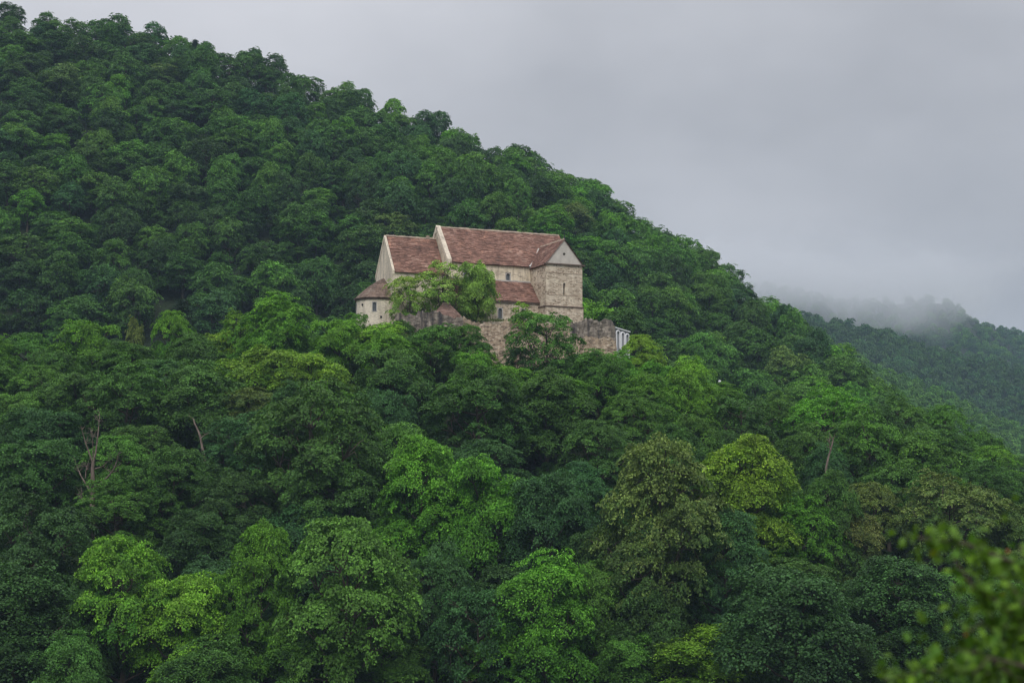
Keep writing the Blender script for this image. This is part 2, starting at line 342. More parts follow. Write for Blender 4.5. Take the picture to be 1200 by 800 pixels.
def make_tree_geo(seed, W=10., H=9., bole=2.5, nl=12, ns=420, nleaf=42, leaf=0.27, shape='round', spray=(0.45, 0.95), flat=0.8, gap=0.0, limbs=True, sides=6):
    r = np.random.default_rng(seed)
    def prof(t):
        if shape == 'round': return np.sqrt(np.clip(1 - (2 * t - 0.85) ** 2 / 1.35, 0, 1))
        if shape == 'tall':  return np.clip(np.sin(np.clip(t, 0, 1) ** 0.75 * PI * 0.93 + 0.18), 0, 1) ** 0.7
        if shape == 'cone':  return np.clip(1.05 - t, 0.06, 1) ** 0.8
        if shape == 'spread': return np.clip(np.sin(t * PI * 0.75 + 0.45), 0, 1) ** 0.6
        return np.ones_like(t)
    cs, rs_ = [], []
    for i in range(nl):
        t = 0.10 + 0.78 * (i + r.uniform(0, 1)) / nl
        an = i * 2.39996 + r.uniform(-.5, .5)
        rl = W * r.uniform(0.12, 0.26) * (1.0 if shape != 'cone' else 0.5 + 0.6 * (1 - t))
        rr = max(0.0, prof(np.array(t)) * W / 2 - rl * 0.9) * r.uniform(0.72, 1.16)
        cs.append((rr * math.cos(an), rr * math.sin(an), bole + t * H)); rs_.append(rl)
    cs.append((r.normal() * .04 * W, r.normal() * .04 * W, bole + H * 0.55)); rs_.append(W * 0.27)
    cs.append((r.normal() * .06 * W, r.normal() * .06 * W, bole + H - W * 0.13)); rs_.append(W * (0.15 if shape != 'cone' else 0.08))
    cs = np.array(cs); rs_ = np.array(rs_)
    M = ns * 4
    li = r.choice(len(cs), M, p=rs_ ** 2 / (rs_ ** 2).sum())
    d = unit(r.normal(size=(M, 3)))
    d[:, 2] = np.where(d[:, 2] < -0.3, -d[:, 2], d[:, 2])
    wob = 1 + 0.13 * np.sin(d[:, 0] * 7 + li) * np.cos(d[:, 1] * 6 + li * 2)
    p = cs[li] + d * (rs_[li] * wob)[:, None] * np.array([1, 1, flat]) * np.where(r.uniform(0, 1, (M, 1)) < .14, r.uniform(1.0, 1.38, (M, 1)), r.uniform(0.76, 1.12, (M, 1)))
    # drop sprays buried inside another lobe
    dist = np.linalg.norm((p[:, None] - cs[None]) / np.array([1, 1, flat]), axis=2) / rs_[None]
    dist[np.arange(M), li] = 9
    keep = dist.min(1) > 0.80
    if gap: keep &= (np.sin(p[:, 0] * 1.7 + seed) + np.sin(p[:, 1] * 1.9 + 2 * seed) + np.sin(p[:, 2] * 2.3 + seed)) > -1.6 + gap * 2
    idx = np.where(keep)[0][:ns]
    p, d, li = p[idx], d[idx], li[idx]; n = len(idx)
    cen = np.array([0, 0, bole + H * 0.42])
    outw = unit((p - cen) * np.array([1, 1, 0.8]))
    sn = unit(d * 0.42 + outw * 0.30 + np.array([0, 0, 0.72]) + r.normal(size=(n, 3)) * 0.16)
    sr = r.uniform(*spray, n)
    t1 = unit(np.cross(sn, r.normal(size=(n, 3)))); t2 = np.cross(sn, t1)
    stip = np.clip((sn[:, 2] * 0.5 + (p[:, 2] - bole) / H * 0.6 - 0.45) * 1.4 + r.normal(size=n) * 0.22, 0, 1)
    L = n * nleaf
    si = np.repeat(np.arange(n), nleaf)
    rr = np.sqrt(r.uniform(0, 1, L)) * sr[si]; th = r.uniform(0, 2 * PI, L)
    lob = 1 + 0.28 * np.cos(th * 5 + si)           # ragged outline of each spray
    rr = rr * lob
    lp = p[si] + t1[si] * (rr * np.cos(th))[:, None] + t2[si] * (rr * np.sin(th) * 0.85)[:, None] \
        + sn[si] * (r.normal(size=L) * 0.09 * sr[si] - 0.22 * rr ** 2 / sr[si])[:, None]
    lp[:, 2] -= 0.04 * rr
    rad = unit(t1[si] * np.cos(th)[:, None] + t2[si] * np.sin(th)[:, None])
    ln = unit(sn[si] * 0.9 + rad * 0.18 + r.normal(size=(L, 3)) * 0.42)
    ax = unit(np.cross(ln, r.normal(size=(L, 3)))); bx = np.cross(ln, ax)
    s = leaf * r.uniform(0.65, 1.35, (L, 1))
    v = np.stack([lp - ax * s * .5, lp - bx * s * .33 - ax * s * 0.05, lp + ax * s * .5 - ln * s * 0.12, lp + bx * s * .33 - ax * s * 0.05], 1).reshape(-1, 3)
    f = np.arange(L * 4).reshape(-1, 4)
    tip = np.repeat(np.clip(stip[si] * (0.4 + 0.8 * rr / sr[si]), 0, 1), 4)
    # wood
    parts = []
    top = bole + H * 0.78
    kk = 6
    tp = [(0.02 * W * math.sin(i * 1.3 + seed) * (i / kk), 0.02 * W * math.cos(i * 1.7 + seed) * (i / kk), -0.6 + (top + 0.6) * i / (kk - 1)) for i in range(kk)]
    tr = [0.034 * W * (1 - 0.85 * i / (kk - 1)) for i in range(kk)]
    parts.append(tube(tp, tr, sides + 1))
    if limbs:
        for c, rl in zip(cs[:-2], rs_[:-2]):
            z0 = max(bole * 0.7, c[2] - 0.45 * math.hypot(c[0], c[1]) - 0.6)
            a = np.array([0, 0, z0]); e = c * np.array([1, 1, 1.0])
            mid = (a + e) / 2 + np.array([0, 0, -0.08 * W * 0.5]) + r.normal(size=3) * 0.15
            parts.append(tube([a, mid, e], [0.012 * W, 0.008 * W, 0.004 * W], sides - 2))
            for _ in range(4):
                q = e + unit(r.normal(size=3)) * rl * np.array([1, 1, .7]) * 0.95; q[2] += 0.2
                parts.append(tube([mid * .4 + e * .6, (e + q) / 2 + r.normal(size=3) * .08, q], [0.0055 * W, 0.004 * W, 0.0012 * W], 3))
    wv, wf = join(parts)
    return v, f, tip, wv, wf

PROTO = {}
def proto_tree(key, **k):
    v, f, tip, wv, wf = make_tree_geo(**k)
    PROTO[key] = (np_mesh('crown', v, f, M_FOL, {'tip': tip}), np_mesh('trunk', wv, wf, M_BARK), k.get('W', 10.), k.get('bole', 2.5) + k.get('H', 9.))
def proto_single(key, mlink=True, **k):
    v, f, tip, wv, wf = make_tree_geo(**k)
    V2, F2 = join([(v, f), (wv, wf)])
    mi = np.concatenate([np.zeros(len(f)), np.ones(len(wf))])
    PROTO[key] = (np_mesh('broadleaf_tree', V2, F2, [M_FOL, M_BARK], {'tip': np.concatenate([tip, np.zeros(len(wv))])}, mi), None, k.get('W', 10.), k.get('bole', 2.5) + k.get('H', 9.))

NEAR = []
for i, (sh, H, nl, fl, sp, lf) in enumerate([
        ('round', 9, 11, .85, (.45, .95), .2), ('round', 8.5, 15, .7, (.4, .8), .19), ('tall', 12, 15, .8, (.45, .9), .2),
        ('round', 9.5, 9, .95, (.5, 1.0), .21), ('spread', 8, 12, .65, (.5, 1.0), .2), ('tall', 11, 18, .7, (.4, .75), .185),
        ('round', 8.5, 17, .9, (.35, .7), .18), ('spread', 9, 10, .8, (.5, 1.0), .21)]):
    proto_tree('near%d' % i, seed=11 + i, shape=sh, H=H, nl=nl, flat=fl, spray=sp, leaf=lf, ns=640 if sh != 'tall' else 780, nleaf=76)
    NEAR.append('near%d' % i)
proto_tree('airy', seed=41, shape='spread', H=8.5, nl=13, flat=.6, spray=(.4, .8), leaf=.22, ns=360, nleaf=46, gap=0.3)
proto_tree('airy2', seed=43, shape='tall', H=9.5, nl=12, flat=.6, spray=(.4, .8), leaf=.22, ns=320, nleaf=44, gap=0.25)
MIDP = []
for i, (sh, H, nl) in enumerate([('round', 8, 10), ('round', 8.5, 14), ('spread', 7.5, 12), ('tall', 10, 13), ('round', 7.5, 18), ('spread', 8.5, 9)]):
    proto_single('mid%d' % i, seed=71 + i, shape=sh, H=H, nl=nl, flat=.78, spray=(.45, 1.0), leaf=.33, ns=560, nleaf=25, bole=2.2, sides=5)
    MIDP.append('mid%d' % i)
proto_single('poplar', seed=91, shape='cone', W=6., H=10, nl=12, flat=.9, spray=(.5, .9), leaf=.4, ns=170, nleaf=18, sides=5)
proto_single('wispy', seed=92, shape='tall', W=8., H=9, nl=9, flat=.7, spray=(.5, .8), leaf=.36, ns=90, nleaf=18, gap=.3, sides=5)
FAR = []
for i in range(4):
    proto_single('far%d' % i, seed=101 + i, shape=['round', 'spread', 'round', 'tall'][i], W=10, H=[7, 6.5, 8, 10][i], nl=8, flat=.7, spray=(1.0, 1.9), leaf=1.0, ns=80, nleaf=11, bole=1.5, limbs=False, sides=4)
    FAR.append('far%d' % i)

# ------------------------------------------------------------------ where the trees stand
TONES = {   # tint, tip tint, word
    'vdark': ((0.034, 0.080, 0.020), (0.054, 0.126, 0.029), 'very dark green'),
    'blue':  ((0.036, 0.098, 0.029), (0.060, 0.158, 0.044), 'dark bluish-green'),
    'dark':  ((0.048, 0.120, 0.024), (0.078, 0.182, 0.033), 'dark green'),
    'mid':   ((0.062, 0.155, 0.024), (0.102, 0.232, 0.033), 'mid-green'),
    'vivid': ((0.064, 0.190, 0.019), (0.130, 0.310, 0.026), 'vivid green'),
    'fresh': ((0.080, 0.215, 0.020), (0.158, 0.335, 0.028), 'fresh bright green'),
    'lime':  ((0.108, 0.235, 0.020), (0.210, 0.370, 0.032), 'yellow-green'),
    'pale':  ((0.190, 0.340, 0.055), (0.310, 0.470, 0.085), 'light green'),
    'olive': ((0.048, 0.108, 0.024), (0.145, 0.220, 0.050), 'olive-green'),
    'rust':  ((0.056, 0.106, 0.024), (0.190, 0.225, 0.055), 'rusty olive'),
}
HAND = [  # x, y of the top, crown width, crown height (photo pixels), tone, prototype, label
 (30, 396, 85, 65, 'mid', None, None), (104, 377, 84, 65, 'vivid', None, None), (66, 412, 90, 70, 'mid', None, None),
 (202, 371, 58, 55, 'vivid', None, 'yellowish-green tree top immediately right of the small rust-tipped tree on the hill brow'),
 (158, 380, 30, 40, 'rust', 'near6', 'small rust-tipped tree on the hill brow left of the pine'),
 (150, 400, 95, 75, 'mid', None, None), (252, 390, 72, 60, 'lime', None, None), (226, 402, 90, 75, 'dark', None, None),
 (328, 355, 98, 82, 'fresh', 'near3', 'dense rounded vivid green tree rising above its neighbours left of the church apse'),
 (282, 372, 60, 60, 'fresh', None, None), (398, 374, 80, 74, 'fresh', None, None), (444, 380, 80, 60, 'lime', None, 'leafy green tree hiding the foot of the round apse wall'),
 (420, 366, 40, 50, 'vivid', 'airy', 'small loose green tree directly before the left edge of the apse wall'),
 (308, 408, 118, 84, 'lime', 'near7', 'broad yellow-green tree below the dense rounded vivid tree'), (366, 414, 100, 80, 'lime', None, None),
 (24, 460, 95, 80, 'mid', None, None), (90, 440, 100, 85, 'dark', None, None), (150, 436, 130, 100, 'dark', 'near6', None), (238, 438, 112, 95, 'dark', None, None),
 (292, 452, 96, 80, 'olive', None, 'dull olive tree between the leaning bare trunk and the great dark rounded tree'),
 (366, 460, 178, 165, 'dark', 'near6', 'great dark rounded tree, widest crown below the lime trees left of centre'),
 (42, 515, 125, 100, 'dark', None, None), (164, 498, 84, 80, 'dark', 'airy', 'thin-leaved dark tree with bare twigs right of the dead tree'),
 (205, 523, 115, 110, 'dark', 'near5', None), (392, 548, 128, 110, 'dark', None, None), (278, 560, 110, 100, 'vdark', None, None), (136, 574, 120, 90, 'mid', None, 'mid-green low crown just under the bare dead tree'),
 (40, 590, 165, 150, 'vdark', 'near6', None), (20, 680, 170, 140, 'vdark', None, None), (96, 690, 110, 120, 'vdark', 'near1', None),
 (146, 640, 138, 160, 'vivid', 'near1', 'tall vivid green crown, left and higher of the bright pair at lower left'),
 (212, 676, 128, 140, 'lime', 'near0', 'bright yellow-green crown, right and lower of the bright pair at lower left'),
 (236, 598, 105, 100, 'vdark', None, None), (350, 590, 110, 90, 'blue', None, None),
 (308, 613, 100, 190, 'vivid', 'near5', 'tall narrow vivid green tree left of the broad tree with a gold corner'),
 (408, 622, 160, 200, 'mid', 'near1', 'broad green tree with golden-yellow sprays on its upper right at the bottom of the wood'),
 (510, 648, 100, 130, 'blue', 'near6', 'glossy bluish-green tree right of the broad tree with gold sprays'),
 (494, 508, 112, 170, 'vivid', 'near2', 'tall ragged green tree with pointed top in the middle of the wood'),
 (566, 538, 118, 150, 'vivid', 'near7', 'spreading tree with yellow sprays beside the tall ragged pointed tree'),
 (646, 556, 124, 150, 'blue', 'near0', None), (560, 438, 138, 110, 'dark', 'near6', None), (462, 408, 112, 95, 'dark', None, None), (640, 448, 118, 95, 'dark', None, None),
 (505, 383, 84, 75, 'mid', 'near0', 'green tree before the dark ruined wall below the tiled hut roof'), (472, 379, 46, 50, 'dark', 'near1', 'small thin dark tree leaning over the left end of the ruined wall'), (548, 381, 62, 70, 'mid', 'near5', 'loose green tree with bare stem before the middle of the ruined wall'),
 (572, 414, 34, 40, 'lime', 'airy', 'small bright yellow-green sapling under the ruined wall'),
 (640, 365, 104, 92, 'mid', 'airy', 'spreading tree with visible limbs in front of the ruined wall below the tower'),
 (612, 352, 40, 50, 'lime', 'airy2', 'slender light green sapling in front of the aisle window'),
 (700, 420, 80, 70, 'mid', None, None), (752, 397, 56, 60, 'lime', 'near1', 'yellow-green tree at the foot of the white arched screen'), (722, 415, 52, 50, 'vivid', None, None),
 (762, 424, 70, 65, 'vivid', None, None), (806, 430, 76, 85, 'fresh', 'near3', 'rounded bright green tree left of the globe lamp'), (742, 468, 96, 85, 'mid', None, None), (700, 500, 100, 100, 'dark', None, None),
 (868, 464, 104, 80, 'dark', 'airy', 'dusky tree with forked limbs showing, directly below the globe lamp'), (912, 466, 80, 75, 'mid', 'near6', None),
 (966, 461, 112, 100, 'vivid', 'near6', 'bright green rounded tree on the hill brow right of the globe lamp'),
 (1018, 490, 112, 110, 'mid', 'near6', None), (1058, 472, 76, 70, 'mid', None, None), (1106, 482, 72, 75, 'mid', None, None), (1148, 505, 72, 75, 'mid', None, None), (1186, 534, 60, 70, 'dark', None, 'dark tree on the hill brow, rightmost before the hazy valley'),
 (1082, 520, 108, 95, 'mid', None, None), (1148, 550, 110, 90, 'dark', None, None), (1040, 545, 90, 80, 'dark', None, None),
 (775, 514, 158, 235, 'olive', 'near5', 'very tall olive tree with pale yellow flowering top right of centre'),
 (875, 508, 132, 165, 'lime', 'near2', 'tall yellow-green tree right of the very tall flowering olive tree'),
 (850, 596, 120, 150, 'blue', 'near5', None), (935, 590, 110, 110, 'vivid', None, None),
 (1024, 572, 96, 90, 'olive', 'near1', 'olive tree with cream-yellow tips, upper of the overlapping pair left of the wide flowering tree'), (1000, 610, 96, 100, 'rust', 'near1', 'olive tree with brownish-gold tips, lower of the overlapping pair left of the wide flowering tree'),
 (1116, 566, 150, 120, 'olive', 'near6', 'wide olive flowering tree near the right edge above the blurred shrub'), (1176, 590, 90, 100, 'olive', None, 'dull olive crown at the right edge behind the blurred branch tips'),
 (932, 668, 190, 170, 'blue', 'near0', 'big dark bluish-green tree with silvery leaf tips at lower right of centre'), (1052, 650, 160, 160, 'vdark', 'near2', None),
 (840, 734, 150, 100, 'lime', 'near7', 'yellow-green crown cut by the bottom edge right of centre'), (700, 620, 90, 120, 'vdark', None, None),
 (640, 668, 124, 150, 'vivid', 'near3', 'green tree with yellowing top at the bottom, right of the grey-green drooping tree'), (560, 688, 110, 130, 'blue', 'airy', 'grey-green drooping tree with bare branches showing near the bottom'),
 (694, 655, 90, 140, 'mid', 'near2', None), (590, 748, 110, 80, 'vivid', None, 'small vivid green crown at the bottom edge left of the yellow-topped tree'), (1000, 745, 130, 100, 'vdark', None, None), (1130, 700, 130, 120, 'vdark', None, None),
 (760, 690, 100, 120, 'vdark', None, None),
 (972, 549, 90, 80, 'dark', None, 'dark green crown hiding the foot of the broken pale trunk'), (242, 541, 80, 80, 'vdark', None, 'very dark crown hiding the foot of the leaning bare trunk'),
 (610, 408, 60, 50, 'dark', 'airy', 'low dark tree left of the dark spreading tree under the ruined wall'), (684, 414, 60, 45, 'mid', 'near7', 'low green tree under the blackened wall corner'),
 (655, 424, 60, 50, 'dark', 'near1', 'low dark tree under the dark spreading tree'), (600, 430, 60, 60, 'vivid', 'near0', 'small vivid green tree below the middle of the ruined wall'), (330, 740, 120, 90, 'mid', None, None), (450, 750, 130, 80, 'mid', None, None), (730, 740, 90, 90, 'mid', None, None),
]
trees = []   # dicts: X, Y, z, w, h(total), proto, tone, label, hill
def solve(px, py, wpx, hpx, hfac=1.25):
    """slide the tree along the sight line until its foot stands on the hill"""
    lo, hi = 112.0, 236.0
    best = None
    for Y in np.arange(hi, lo, -0.5):
        p = at(px, py, Y)
        H = hpx * Y / FPX * hfac
        dz = p.z - H - gz(p.x, Y)
        if best is None or abs(dz) < best[0]: best = (abs(dz), Y, H, p)
        if dz > 0 and Y < 236: break
    _, Y, H, p = best
    return p.x, Y, H
r0 = random.Random(3)
FIXY = {(136, 574): 179, (972, 549): 176, (242, 541): 187}
for px, py, w, h, tone, pr, lab in HAND:
    X, Y, H = solve(px, py, w, h)
    if (px, py) in FIXY: Y = FIXY[(px, py)]; X = at(px, py, Y).x
    wm = w * Y / FPX
    print('H', px, py, round(Y)) if 60 < px < 260 and 430 < py < 600 else None
    z = gz(X, Y)
    top = at(px, py, Y).z
    H = max(H * 0.75, min(top - z, H * 1.5))
    trees.append(dict(X=X, Y=Y, z=z, w=wm, h=top - z if top - z > 2.5 else H, proto=pr or NEAR[r0.choice([0, 1, 2, 3, 4, 6, 7])], tone=tone, label=lab, hill=0, hand=True))
# the courtyard trees in front of the church
for px, py, Y, w, h, pr, lab in [(520, 303, 235.5, 80, 72, 'airy2', 'light green courtyard tree in front of the nave, tallest and middle of three'), (481, 322, 235, 58, 56, 'airy', 'light green courtyard tree next to the round apse, leftmost of three before the church'), (560, 308, 236, 52, 64, 'near7', 'light green courtyard tree next to the aisle roof, rightmost of three before the church')]:
    p = at(px, py, Y); z = gz(p.x, Y)
    trees.append(dict(X=p.x, Y=Y, z=z, w=w * Y / FPX, h=p.z - z, proto=pr, tone='pale', label=lab, hill=3, hand=True))

def inside_frame(X, Y, Z, m=60):
    x, y = proj(X, Y, Z)
    return -m < x < 1200 + m and y < 800 + m
# other trees of the castle hill, between the ones above
def far_enough(X, Y, dmin, pool):
    for t in pool:
        if (t['X'] - X) ** 2 + ((t['Y'] - Y) * 1.0) ** 2 < (dmin * 0.5 + t['w'] * 0.36) ** 2: return False
    return True
CLEAR = [(60, 170, 150, 184), (205, 262, 166, 192), (930, 1010, 150, 182)]
cand = []
for yy in np.arange(118, 240, 3.0):
    for xx in np.arange(-82, 84, 3.0):
        cand.append((xx + r0.uniform(-1.4, 1.4), yy + r0.uniform(-1.4, 1.4)))
r0.shuffle(cand)
for X, Y in cand:
    z = gz(X, Y); w = r0.uniform(7.5, 11.5)
    if any(x0 < proj(X, Y, z)[0] < x1 and ya < Y < yb for x0, x1, ya, yb in CLEAR): continue
    if not inside_frame(X, Y, z + 8, 40): continue
    if -24 < X < 17 and Y > 218: continue
    if not far_enough(X, Y, w * 0.75, trees): continue
    px, py = proj(X, Y, z + 9)
    tone = r0.choices(['dark', 'mid', 'blue', 'vdark', 'vivid', 'olive'], [5, 5 if py < 520 or px > 700 else 2, 3, 5 if px < 320 and py > 500 else 2, 1.5 if py < 560 else .4, .6 if px > 700 else 0])[0]
    if 240 < px < 480 and py < 440: tone = r0.choice(['fresh', 'fresh', 'vivid', 'lime'])
    if 690 < px < 840 and py < 470: tone = r0.choice(['vivid', 'mid', 'vivid', 'lime'])
    # heights are kept such that the tree does not stick above the hand-set skyline of the hill
    h = r0.uniform(8.5, 11.5)
    if Y > 205:
        sky_y = np.interp(px, [0, 100, 200, 420, 720, 800, 860, 960, 1050, 1180, 1200], [396, 380, 380, 376, 400, 432, 462, 466, 474, 532, 540])
        h = min(h, at(px, sky_y + 4, Y).z - z)
    if h < 5: continue
    trees.append(dict(X=X, Y=Y, z=z, w=w, h=h, proto=NEAR[r0.randrange(8)], tone=tone, label=None, hill=0, hand=False))
# mountainside
mc = []
yy = 264.0
while yy < 476:
    for xx in np.arange(-175, 175, 7.9):
        mc.append((xx + r0.uniform(-3.6, 3.6), yy + r0.uniform(-3.4, 3.4)))
    yy += 7.9
for X, Y in mc:
    z = gz(X, Y)
    if not inside_frame(X, Y, z + 8, 40): continue
    if z < -25: continue
    px, py = proj(X, Y, z + 10)
    right = min(1, max(0, (px - 420) / 300))
    crest = interp(X, CREST2)
    tone = r0.choices(['dark', 'mid', 'blue', 'vdark', 'vivid', 'olive'], [5 - 2 * right, 3.2 + 3 * right, 1.5, 2.2 - 1.8 * right, 0.5 + 2.6 * right, .2 + .15 * right])[0]
    w = r0.uniform(7, 12.5); h = r0.uniform(7, 12.5)
    pr = MIDP[r0.randrange(6)]
    if Y > 440:
        w = r0.uniform(7.5, 11.5); h = r0.uniform(8, 11.5)
        q = r0.random()
        if q < .03: pr, w = 'poplar', 5.
        elif q < .10: pr = 'wispy'
    if px < 60: h = min(h, 9.5)
    trees.append(dict(X=X, Y=Y, z=z, w=w, h=h, proto=pr, tone=tone, label=None, hill=1, hand=False))

# coverage buffer (half-size pixels): keep only trees of which something shows
BW, BH = 600, 400
buf = np.zeros((BH, BW), bool)
# the church and walls hide what is behind them
def mark(x0, y0, x1, y1): buf[int(y0 / 2):int(y1 / 2), int(x0 / 2):int(x1 / 2)] = True
trees.sort(key=lambda t: t['Y'])
Yg, Xg = np.mgrid[0:BH, 0:BW]
marked = False
kept = []
for t in trees:
    if t['Y'] > 245 and not marked:
        mark(412, 352, 680, 400); mark(452, 320, 680, 352); mark(530, 275, 680, 320); marked = True
    cx, cyy = proj(t['X'], t['Y'], t['z'] + t['h'] * 0.58)
    _, ty = proj(t['X'], t['Y'], t['z'] + t['h'])
    rx = t['w'] * FPX / t['Y'] / 2 * 0.92; ry = (cyy - ty)
    a = (((Xg * 2 - cx) / rx) ** 2 + ((Yg * 2 - cyy) / ry) ** 2) < 1
    vis = int((a & ~buf).sum())
    t['px'], t['py'], t['vis'], t['size'] = cx, cyy, vis, rx
    need = 12 if t['hand'] else (60 if t['hill'] == 0 else 34)
    if vis < need: continue
    inner = (((Xg * 2 - cx) / (rx * .85)) ** 2 + ((Yg * 2 - cyy) / (ry * .85)) ** 2) < 1
    buf |= inner
    kept.append(t)
trees = kept

# ------------------------------------------------------------------ labels for the trees
LAND = [('bare dead tree', 108, 535), ('pine on the hill brow', 214, 365), ('leaning bare trunk', 235, 515), ('church apse', 430, 350), ('church tower', 660, 320),
        ('ruined wall', 575, 395), ('globe lamp', 843, 447), ('white arched screen', 729, 392), ('tall flowering olive tree', 775, 600), ('big dark bluish tree', 932, 740),
        ('bright lower left pair', 180, 700), ('broad gold-cornered tree', 410, 700), ('great dark rounded tree', 366, 530), ('pointed ragged tree', 494, 580),
        ('wide flowering tree', 1116, 620), ('bright rounded brow tree', 966, 500), ('dense vivid rounded tree', 328, 390), ('broken pale trunk', 972, 530),
        ('mountain crest left end', 20, 40), ('crest conifer pair', 235, 60), ('lone bulging crest tree', 785, 275), ('mountain foot at right', 1030, 440),
        ('tall nave gable', 508, 262), ('top left photo corner', 0, 0), ('blurred shrub', 1140, 720), ('middle mountainside', 330, 180), ('lower left mountainside', 60, 300)]
DIRS = ['right of', 'up and right of', 'above', 'up and left of', 'left of', 'down and left of', 'below', 'down and right of']
ORD = ['nearest', 'second nearest', 'third nearest', 'fourth nearest', 'fifth nearest', 'sixth nearest', 'seventh nearest', 'eighth nearest', 'ninth nearest', 'tenth nearest', 'eleventh nearest', 'twelfth nearest', 'thirteenth nearest', 'fourteenth nearest', 'fifteenth nearest']
def make_labels(lst):
    from collections import defaultdict
    dd = defaultdict(list)
    for t in lst:
        if t['label']: continue
        best = min(LAND, key=lambda L: math.hypot(L[1] - t['px'], L[2] - t['py']))
        an = math.atan2(-(t['py'] - best[2]), t['px'] - best[1])
        k = DIRS[int(round(an / (PI / 4))) % 8]
        dd[(t['tone'], k, best[0])].append((math.hypot(best[1] - t['px'], best[2] - t['py']), id(t), t))
    for (tone, k, L), q in dd.items():
        q.sort()
        for i, (_, _, t) in enumerate(q):
            word = TONES[tone][2]
            hill = 'tree' if t['hill'] == 0 else 'hillside tree'
            t['label'] = '%s %s %s%s the %s' % (word, hill, (ORD[i] + ' ') if len(q) > 1 else '', k, L)

near = [t for t in trees if t['hill'] in (0, 3)]
mtn = sorted([t for t in trees if t['hill'] == 1], key=lambda t: -t['vis'])
n_ind = max(0, 296 - len(near))
singles, rest = mtn[:n_ind], mtn[n_ind:]
make_labels(near); make_labels(singles)
print('TREES near', len(near), 'mountain', len(mtn), 'joined', len(rest))

def jit(c, s, r):
    k = 1 + r.uniform(-s, s)
    return [max(0.004, c[0] * k * (1 + r.uniform(-s, s) * .5)), max(0.004, c[1] * k), max(0.004, c[2] * k * (1 + r.uniform(-s, s) * .5))]
r1 = random.Random(5)
def set_tint(o, tone, amt=0.22):
    a, b, _ = TONES[tone]
    o['tint'] = jit(a, amt, r1); o['tip_tint'] = jit(b, amt, r1)
GN_ = {0: 'broadleaf trees on the castle hill', 3: 'courtyard trees before the church', 1: 'broadleaf trees on the mountainside'}
for t in near:
    cm, tm, W0, H0 = PROTO[t['proto']]
    e = empty('broadleaf_tree', (t['X'], t['Y'], t['z']), r1.uniform(0, 2 * PI))
    k = t['w'] / W0
    e.scale = (k, k * r1.uniform(.92, 1.08), t['h'] / H0)
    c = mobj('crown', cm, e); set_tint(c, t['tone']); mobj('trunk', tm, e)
    if t['tone'] in ('vivid', 'lime', 'mid', 'olive', 'rust'): pass
    tag(e, t['label'], 'tree', GN_[t['hill']])
for t in singles:
    cm, _, W0, H0 = PROTO[t['proto']]
    o = mobj('broadleaf_tree', cm)
    o.location = (t['X'], t['Y'], t['z']); o.rotation_euler = (r1.uniform(-.04, .04), r1.uniform(-.04, .04), r1.uniform(0, 2 * PI))
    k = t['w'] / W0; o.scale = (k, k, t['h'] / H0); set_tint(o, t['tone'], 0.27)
    tag(o, t['label'], 'tree', GN_[1])

# ------------------------------------------------------------------ scattered woods (one object each, instanced crowns)
def scatter(name, pts, rots, scls, idxs, tints, tips, protos, label):
    col = bpy.data.collections.new(name + '_kinds')
    for i, p in enumerate(protos):
        o = bpy.data.objects.new('kind_%02d' % i, PROTO[p][0]); col.objects.link(o)
    me = bpy.data.meshes.new(name)
    me.from_pydata([tuple(p) for p in pts], [], [])
    def put(nm, typ, key, data):
        a = me.attributes.new(nm, typ, 'POINT'); a.data.foreach_set(key, np.array(data, dtype=np.float32 if typ != 'INT' else np.int32).ravel())
    put('rz', 'FLOAT_VECTOR', 'vector', [(0, 0, a) for a in rots]); put('scl', 'FLOAT_VECTOR', 'vector', scls); put('idx', 'INT', 'value', idxs)
    put('tint', 'FLOAT_VECTOR', 'vector', tints); put('tip_tint', 'FLOAT_VECTOR', 'vector', tips)
    o = mobj(name, me)
    ng = bpy.data.node_groups.new(name + '_scatter', 'GeometryNodeTree')
    ng.interface.new_socket('Geometry', in_out='INPUT', socket_type='NodeSocketGeometry')
    ng.interface.new_socket('Geometry', in_out='OUTPUT', socket_type='NodeSocketGeometry')
    gi = ng.nodes.new('NodeGroupInput'); go = ng.nodes.new('NodeGroupOutput')
    ip = ng.nodes.new('GeometryNodeInstanceOnPoints'); ci = ng.nodes.new('GeometryNodeCollectionInfo')
    ci.inputs['Collection'].default_value = col; ci.inputs['Separate Children'].default_value = True; ci.inputs['Reset Children'].default_value = True
    ip.inputs['Pick Instance'].default_value = True
    def na(nm, typ):
        n = ng.nodes.new('GeometryNodeInputNamedAttribute'); n.data_type = typ; n.inputs['Name'].default_value = nm
        return n.outputs['Attribute']
    L = ng.links.new
    L(gi.outputs[0], ip.inputs['Points']); L(ci.outputs[0], ip.inputs['Instance'])
    L(na('idx', 'INT'), ip.inputs['Instance Index'])
    er = ng.nodes.new('FunctionNodeEulerToRotation'); L(na('rz', 'FLOAT_VECTOR'), er.inputs[0]); L(er.outputs[0], ip.inputs['Rotation'])
    L(na('scl', 'FLOAT_VECTOR'), ip.inputs['Scale']); L(ip.outputs[0], go.inputs[0])
    md = o.modifiers.new('scatter', 'NODES'); md.node_group = ng
    tag(o, label, 'woodland', kind='stuff')
    return o
def scatter_list(name, lst, label):
    keys = sorted(set(t['proto'] for t in lst))
    scatter(name, [(t['X'], t['Y'], t['z']) for t in lst], [r1.uniform(0, 6.28) for _ in lst],
            [(t['w'] / PROTO[t['proto']][2],) * 2 + (t['h'] / PROTO[t['proto']][3],) for t in lst], [keys.index(t['proto']) for t in lst],
            [jit(TONES[t['tone']][0], .2, r1) for t in lst], [jit(TONES[t['tone']][1], .2, r1) for t in lst], keys, label)
scatter_list('mountain_woodland', rest, 'remaining small tree crowns of the wooded mountainside behind the church')

